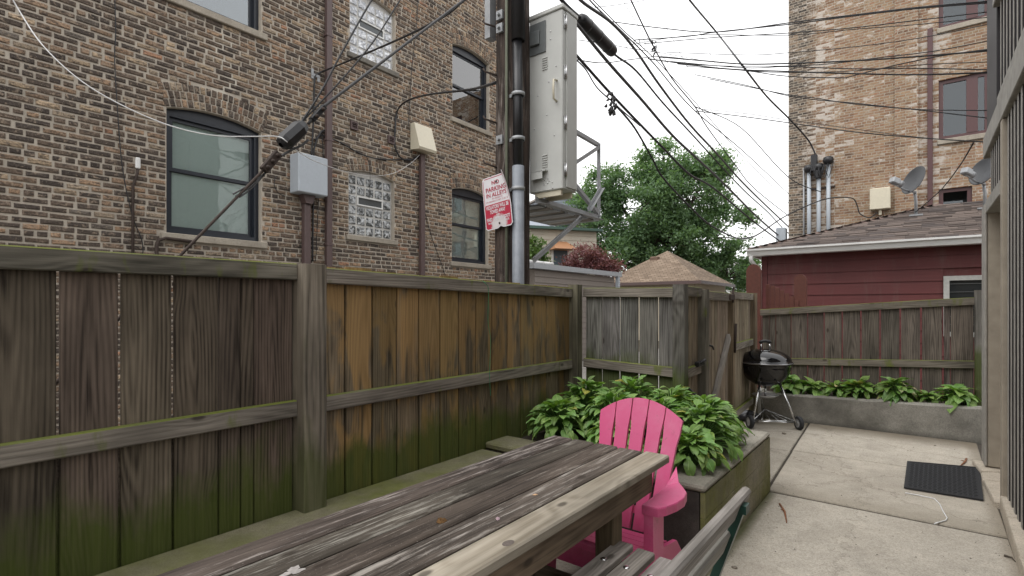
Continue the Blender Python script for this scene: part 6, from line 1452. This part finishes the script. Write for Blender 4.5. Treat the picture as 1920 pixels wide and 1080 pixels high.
for i, (du, dv) in enumerate(((-8, 2), (-3, 6), (4, 8))):
    m = MB(); m.tube(smooth_path([onX(500, 322, XA), onX(470 + du * .5, 345 + dv, XA), onX(445 + du, 362 + dv, XA)]), .005, 5); m.build('strand_end', MAT['cable_grey'], GW)
m = MB(); m.tube(smooth_path([onX(515, 300, XA), onX(545, 282, XA), onX(566, 272, XA), onX(578, 262, XA)], 4), .008, 6); m.build('tail_strand', MAT['cable_grey'], GW)
cable(aX([(712, -15), (697, 0), (640, 100), (600, 175), (545, 258), (530, 272)]), .0065, 'left one of two thin black wires running up from the insulator')
cable(aX([(762, -20), (750, 0), (700, 78), (640, 150), (570, 225), (532, 272)]), .0055, 'right one of two thin black wires running up from the insulator')
cable([onX(884, -8, -3.05), onX(868, 2, -3.1), onX(830, 32, -3.5), onX(760, 68, -4.6), onX(680, 103, -6.0), onX(615, 130, -7.0), onX(597, 138, XW + .03), onX(590, 150, XW + .03), onX(588, 220, XW + .03), onX(584, 295, XW + .03)], .013, 'black service cable from the pole to the steel wall bracket')
cable([onX(930, 155, -3.1), onX(880, 168, -4.2), onX(800, 178, -5.8), onX(762, 190, -6.8), onX(745, 208, XW + .04), onX(741, 240, XW + .04), onX(741, 275, XW + .04), onX(752, 296, XW + .04), onX(770, 300, XW + .04), onX(785, 292, XW + .05)], .015, 'black cable curving from pole down the brick to cream box')
cable([onX(20, -10, -3.6), onX(33, 15, -3.6), onX(80, 85, -3.5), onX(150, 150, -3.4), onX(230, 198, -3.3), onX(320, 236, -3.2), onX(400, 254, -3.12), onX(470, 256, -3.06), onX(520, 256, -3.03), onX(538, 266, -3.0), onX(560, 285, -3.2), onX(600, 306, -4), onX(650, 322, -5.4), onX(700, 330, -6.4), onX(740, 324, -7.0), onX(770, 306, XW + .09), onX(787, 290, XW + .09)], .0032, 'white cable sagging across the brick wall to cream box', 'wire_white')
cable([onX(215, -10, XW + .03), onX(217, 60, XW + .03), onX(215, 110, XW + .03), onX(220, 200, XW + .03), onX(229, 310, XW + .03), onX(247, 400, XW + .03), onX(266, 450, XW + .03), onX(268, 480, XW + .03)], .0055, 'thin dark wire running down brick at the far left')
cable([onX(784, -5, XW + .03), onX(780, 60, XW + .03), onX(772, 130, XW + .03), onX(768, 200, XW + .03), onX(765, 240, XW + .03)], .006, 'thin dark wire dropping down brick to the cream box')
cable([onX(792, 380, XW + .03), onX(808, 440, XW + .03), onX(826, 490, XW + .03), onX(836, 520, XW + .03)], .006, 'thin dark wire slanting down brick right of cream box conduit')
for i, (l, r_, lb) in enumerate([([(590, 262), (600, 254), (612, 256), (640, 268), (680, 290), (720, 299), (770, 298)], .010, 'dark cable loop along brick from the downpipe to cream box'), ([(588, 300), (589, 280), (596, 258), (604, 246), (612, 244)], .014, 'thick dark cable hooking over above the grey box'),
                                 ([(604, 256), (606, 300), (600, 340), (597, 380), (592, 490)], .006, 'thin cable hanging behind the grey box, right side'), ([(588, 300), (588, 350), (587, 400), (586, 490)], .014, 'bundled cable dropping behind the grey box'), ([(518, 330), (514, 345), (522, 362), (535, 368)], .006, 'thin cable bowing out left of the grey box'), ([(684, 290), (690, 300), (694, 330), (692, 372)], .004, 'hair thin wire hanging over the lower glass block window')]):
    cable([onX(u, v, XW + (.05 if i == 5 else .03)) for u, v in l], r_, lb)
cable([onX(905, 527, -2.46), onX(911, 532, -2.44), onX(916, 545, -2.44), onX(915, 600, -2.45), onX(920, 640, -2.45), onX(918, 700, -2.44), onX(920, 742, -2.44)], .0022, 'thin green garden wire hanging over the fence top', 'wire_green', 'garden_wire', cat='wire')
cable([onY(1540, 360, 15.6), onY(1478, 332, 15.2), onX(1390, 240, -3.6), onX(1303, 200, -3.4)], .011, 'thin line reaching the brick corner below the weatherheads')

for i, (l, X, r_, lb) in enumerate([
    ([(1215, -15), (1223, 0), (1258, 67), (1293, 133), (1330, 200), (1368, 262)], -4.2, .004, 'hair thin wire dropping steeply right of the splice case'),
    ([(1277, -15), (1283, 0), (1313, 62), (1343, 123), (1390, 205), (1440, 290)], -4.4, .004, 'hair thin wire dropping steeply beside the heavy service cable'),
    ([(1160, -15), (1167, 0), (1195, 45), (1223, 83), (1252, 118)], -3.6, .004, 'short thin wire slanting down towards the wire tangle'),
    ([(1092, -20), (1120, 8), (1172, 60), (1222, 105), (1275, 160), (1330, 222), (1392, 292), (1470, 372), (1500, 402)], -3.35, .007, 'dark alley wire doubling the highest cable of the bundle'),
    ([(1082, 112), (1130, 118), (1180, 112), (1238, 106), (1300, 112)], -3.0, .006, 'knobbly wire joining the twisted cable to the wire tangle'),
    ([(1085, 75), (1140, 83), (1190, 92), (1245, 100), (1310, 112)], -3.05, .004, 'thin wire running level from the cabinet into the tangle'),
    ([(1115, 14), (1165, 8), (1222, -2), (1260, -10)], -3.3, .004, 'thin wire rising to the right above the splice case')]):
    cable(aX(l, X), r_, lb, group=GA)
m = MB(); q_ = onX(1226, 92, -3.3)
for i in range(16):
    a = q_ + Vector((random.uniform(-.03, .03), random.uniform(-.06, .08), random.uniform(-.08, .09))); b = a + Vector((random.uniform(-.03, .03), random.uniform(-.05, .06), random.uniform(-.07, .03))); m.tube([a, (a + b) / 2 + Vector((.01, 0, .015)), b], random.uniform(.006, .016), 6)
tag(m.build('cable_clamp_cluster', MAT['plastic_black']), 'black knot of clamps where the crossing wires leave the alley', 'wire bundle')
for i in range(3):
    c_ = onX((1193, 1205, 1180)[i], (75, 80, 88)[i], -3.2); m = MB(); m.tube([c_ + Vector((0, .11 * math.cos(a), .07 * math.sin(a))) for a in [2 * math.pi * k / 14 for k in range(15)]], .003, 5); tag(m.build('wire_loop', MAT['cable']), ('slack wire loop hanging left in the tangle', 'slack wire loop in the middle of the tangle', 'lowest slack wire loop near the splice case')[i], 'wire loop', 'slack loops in the tangle')
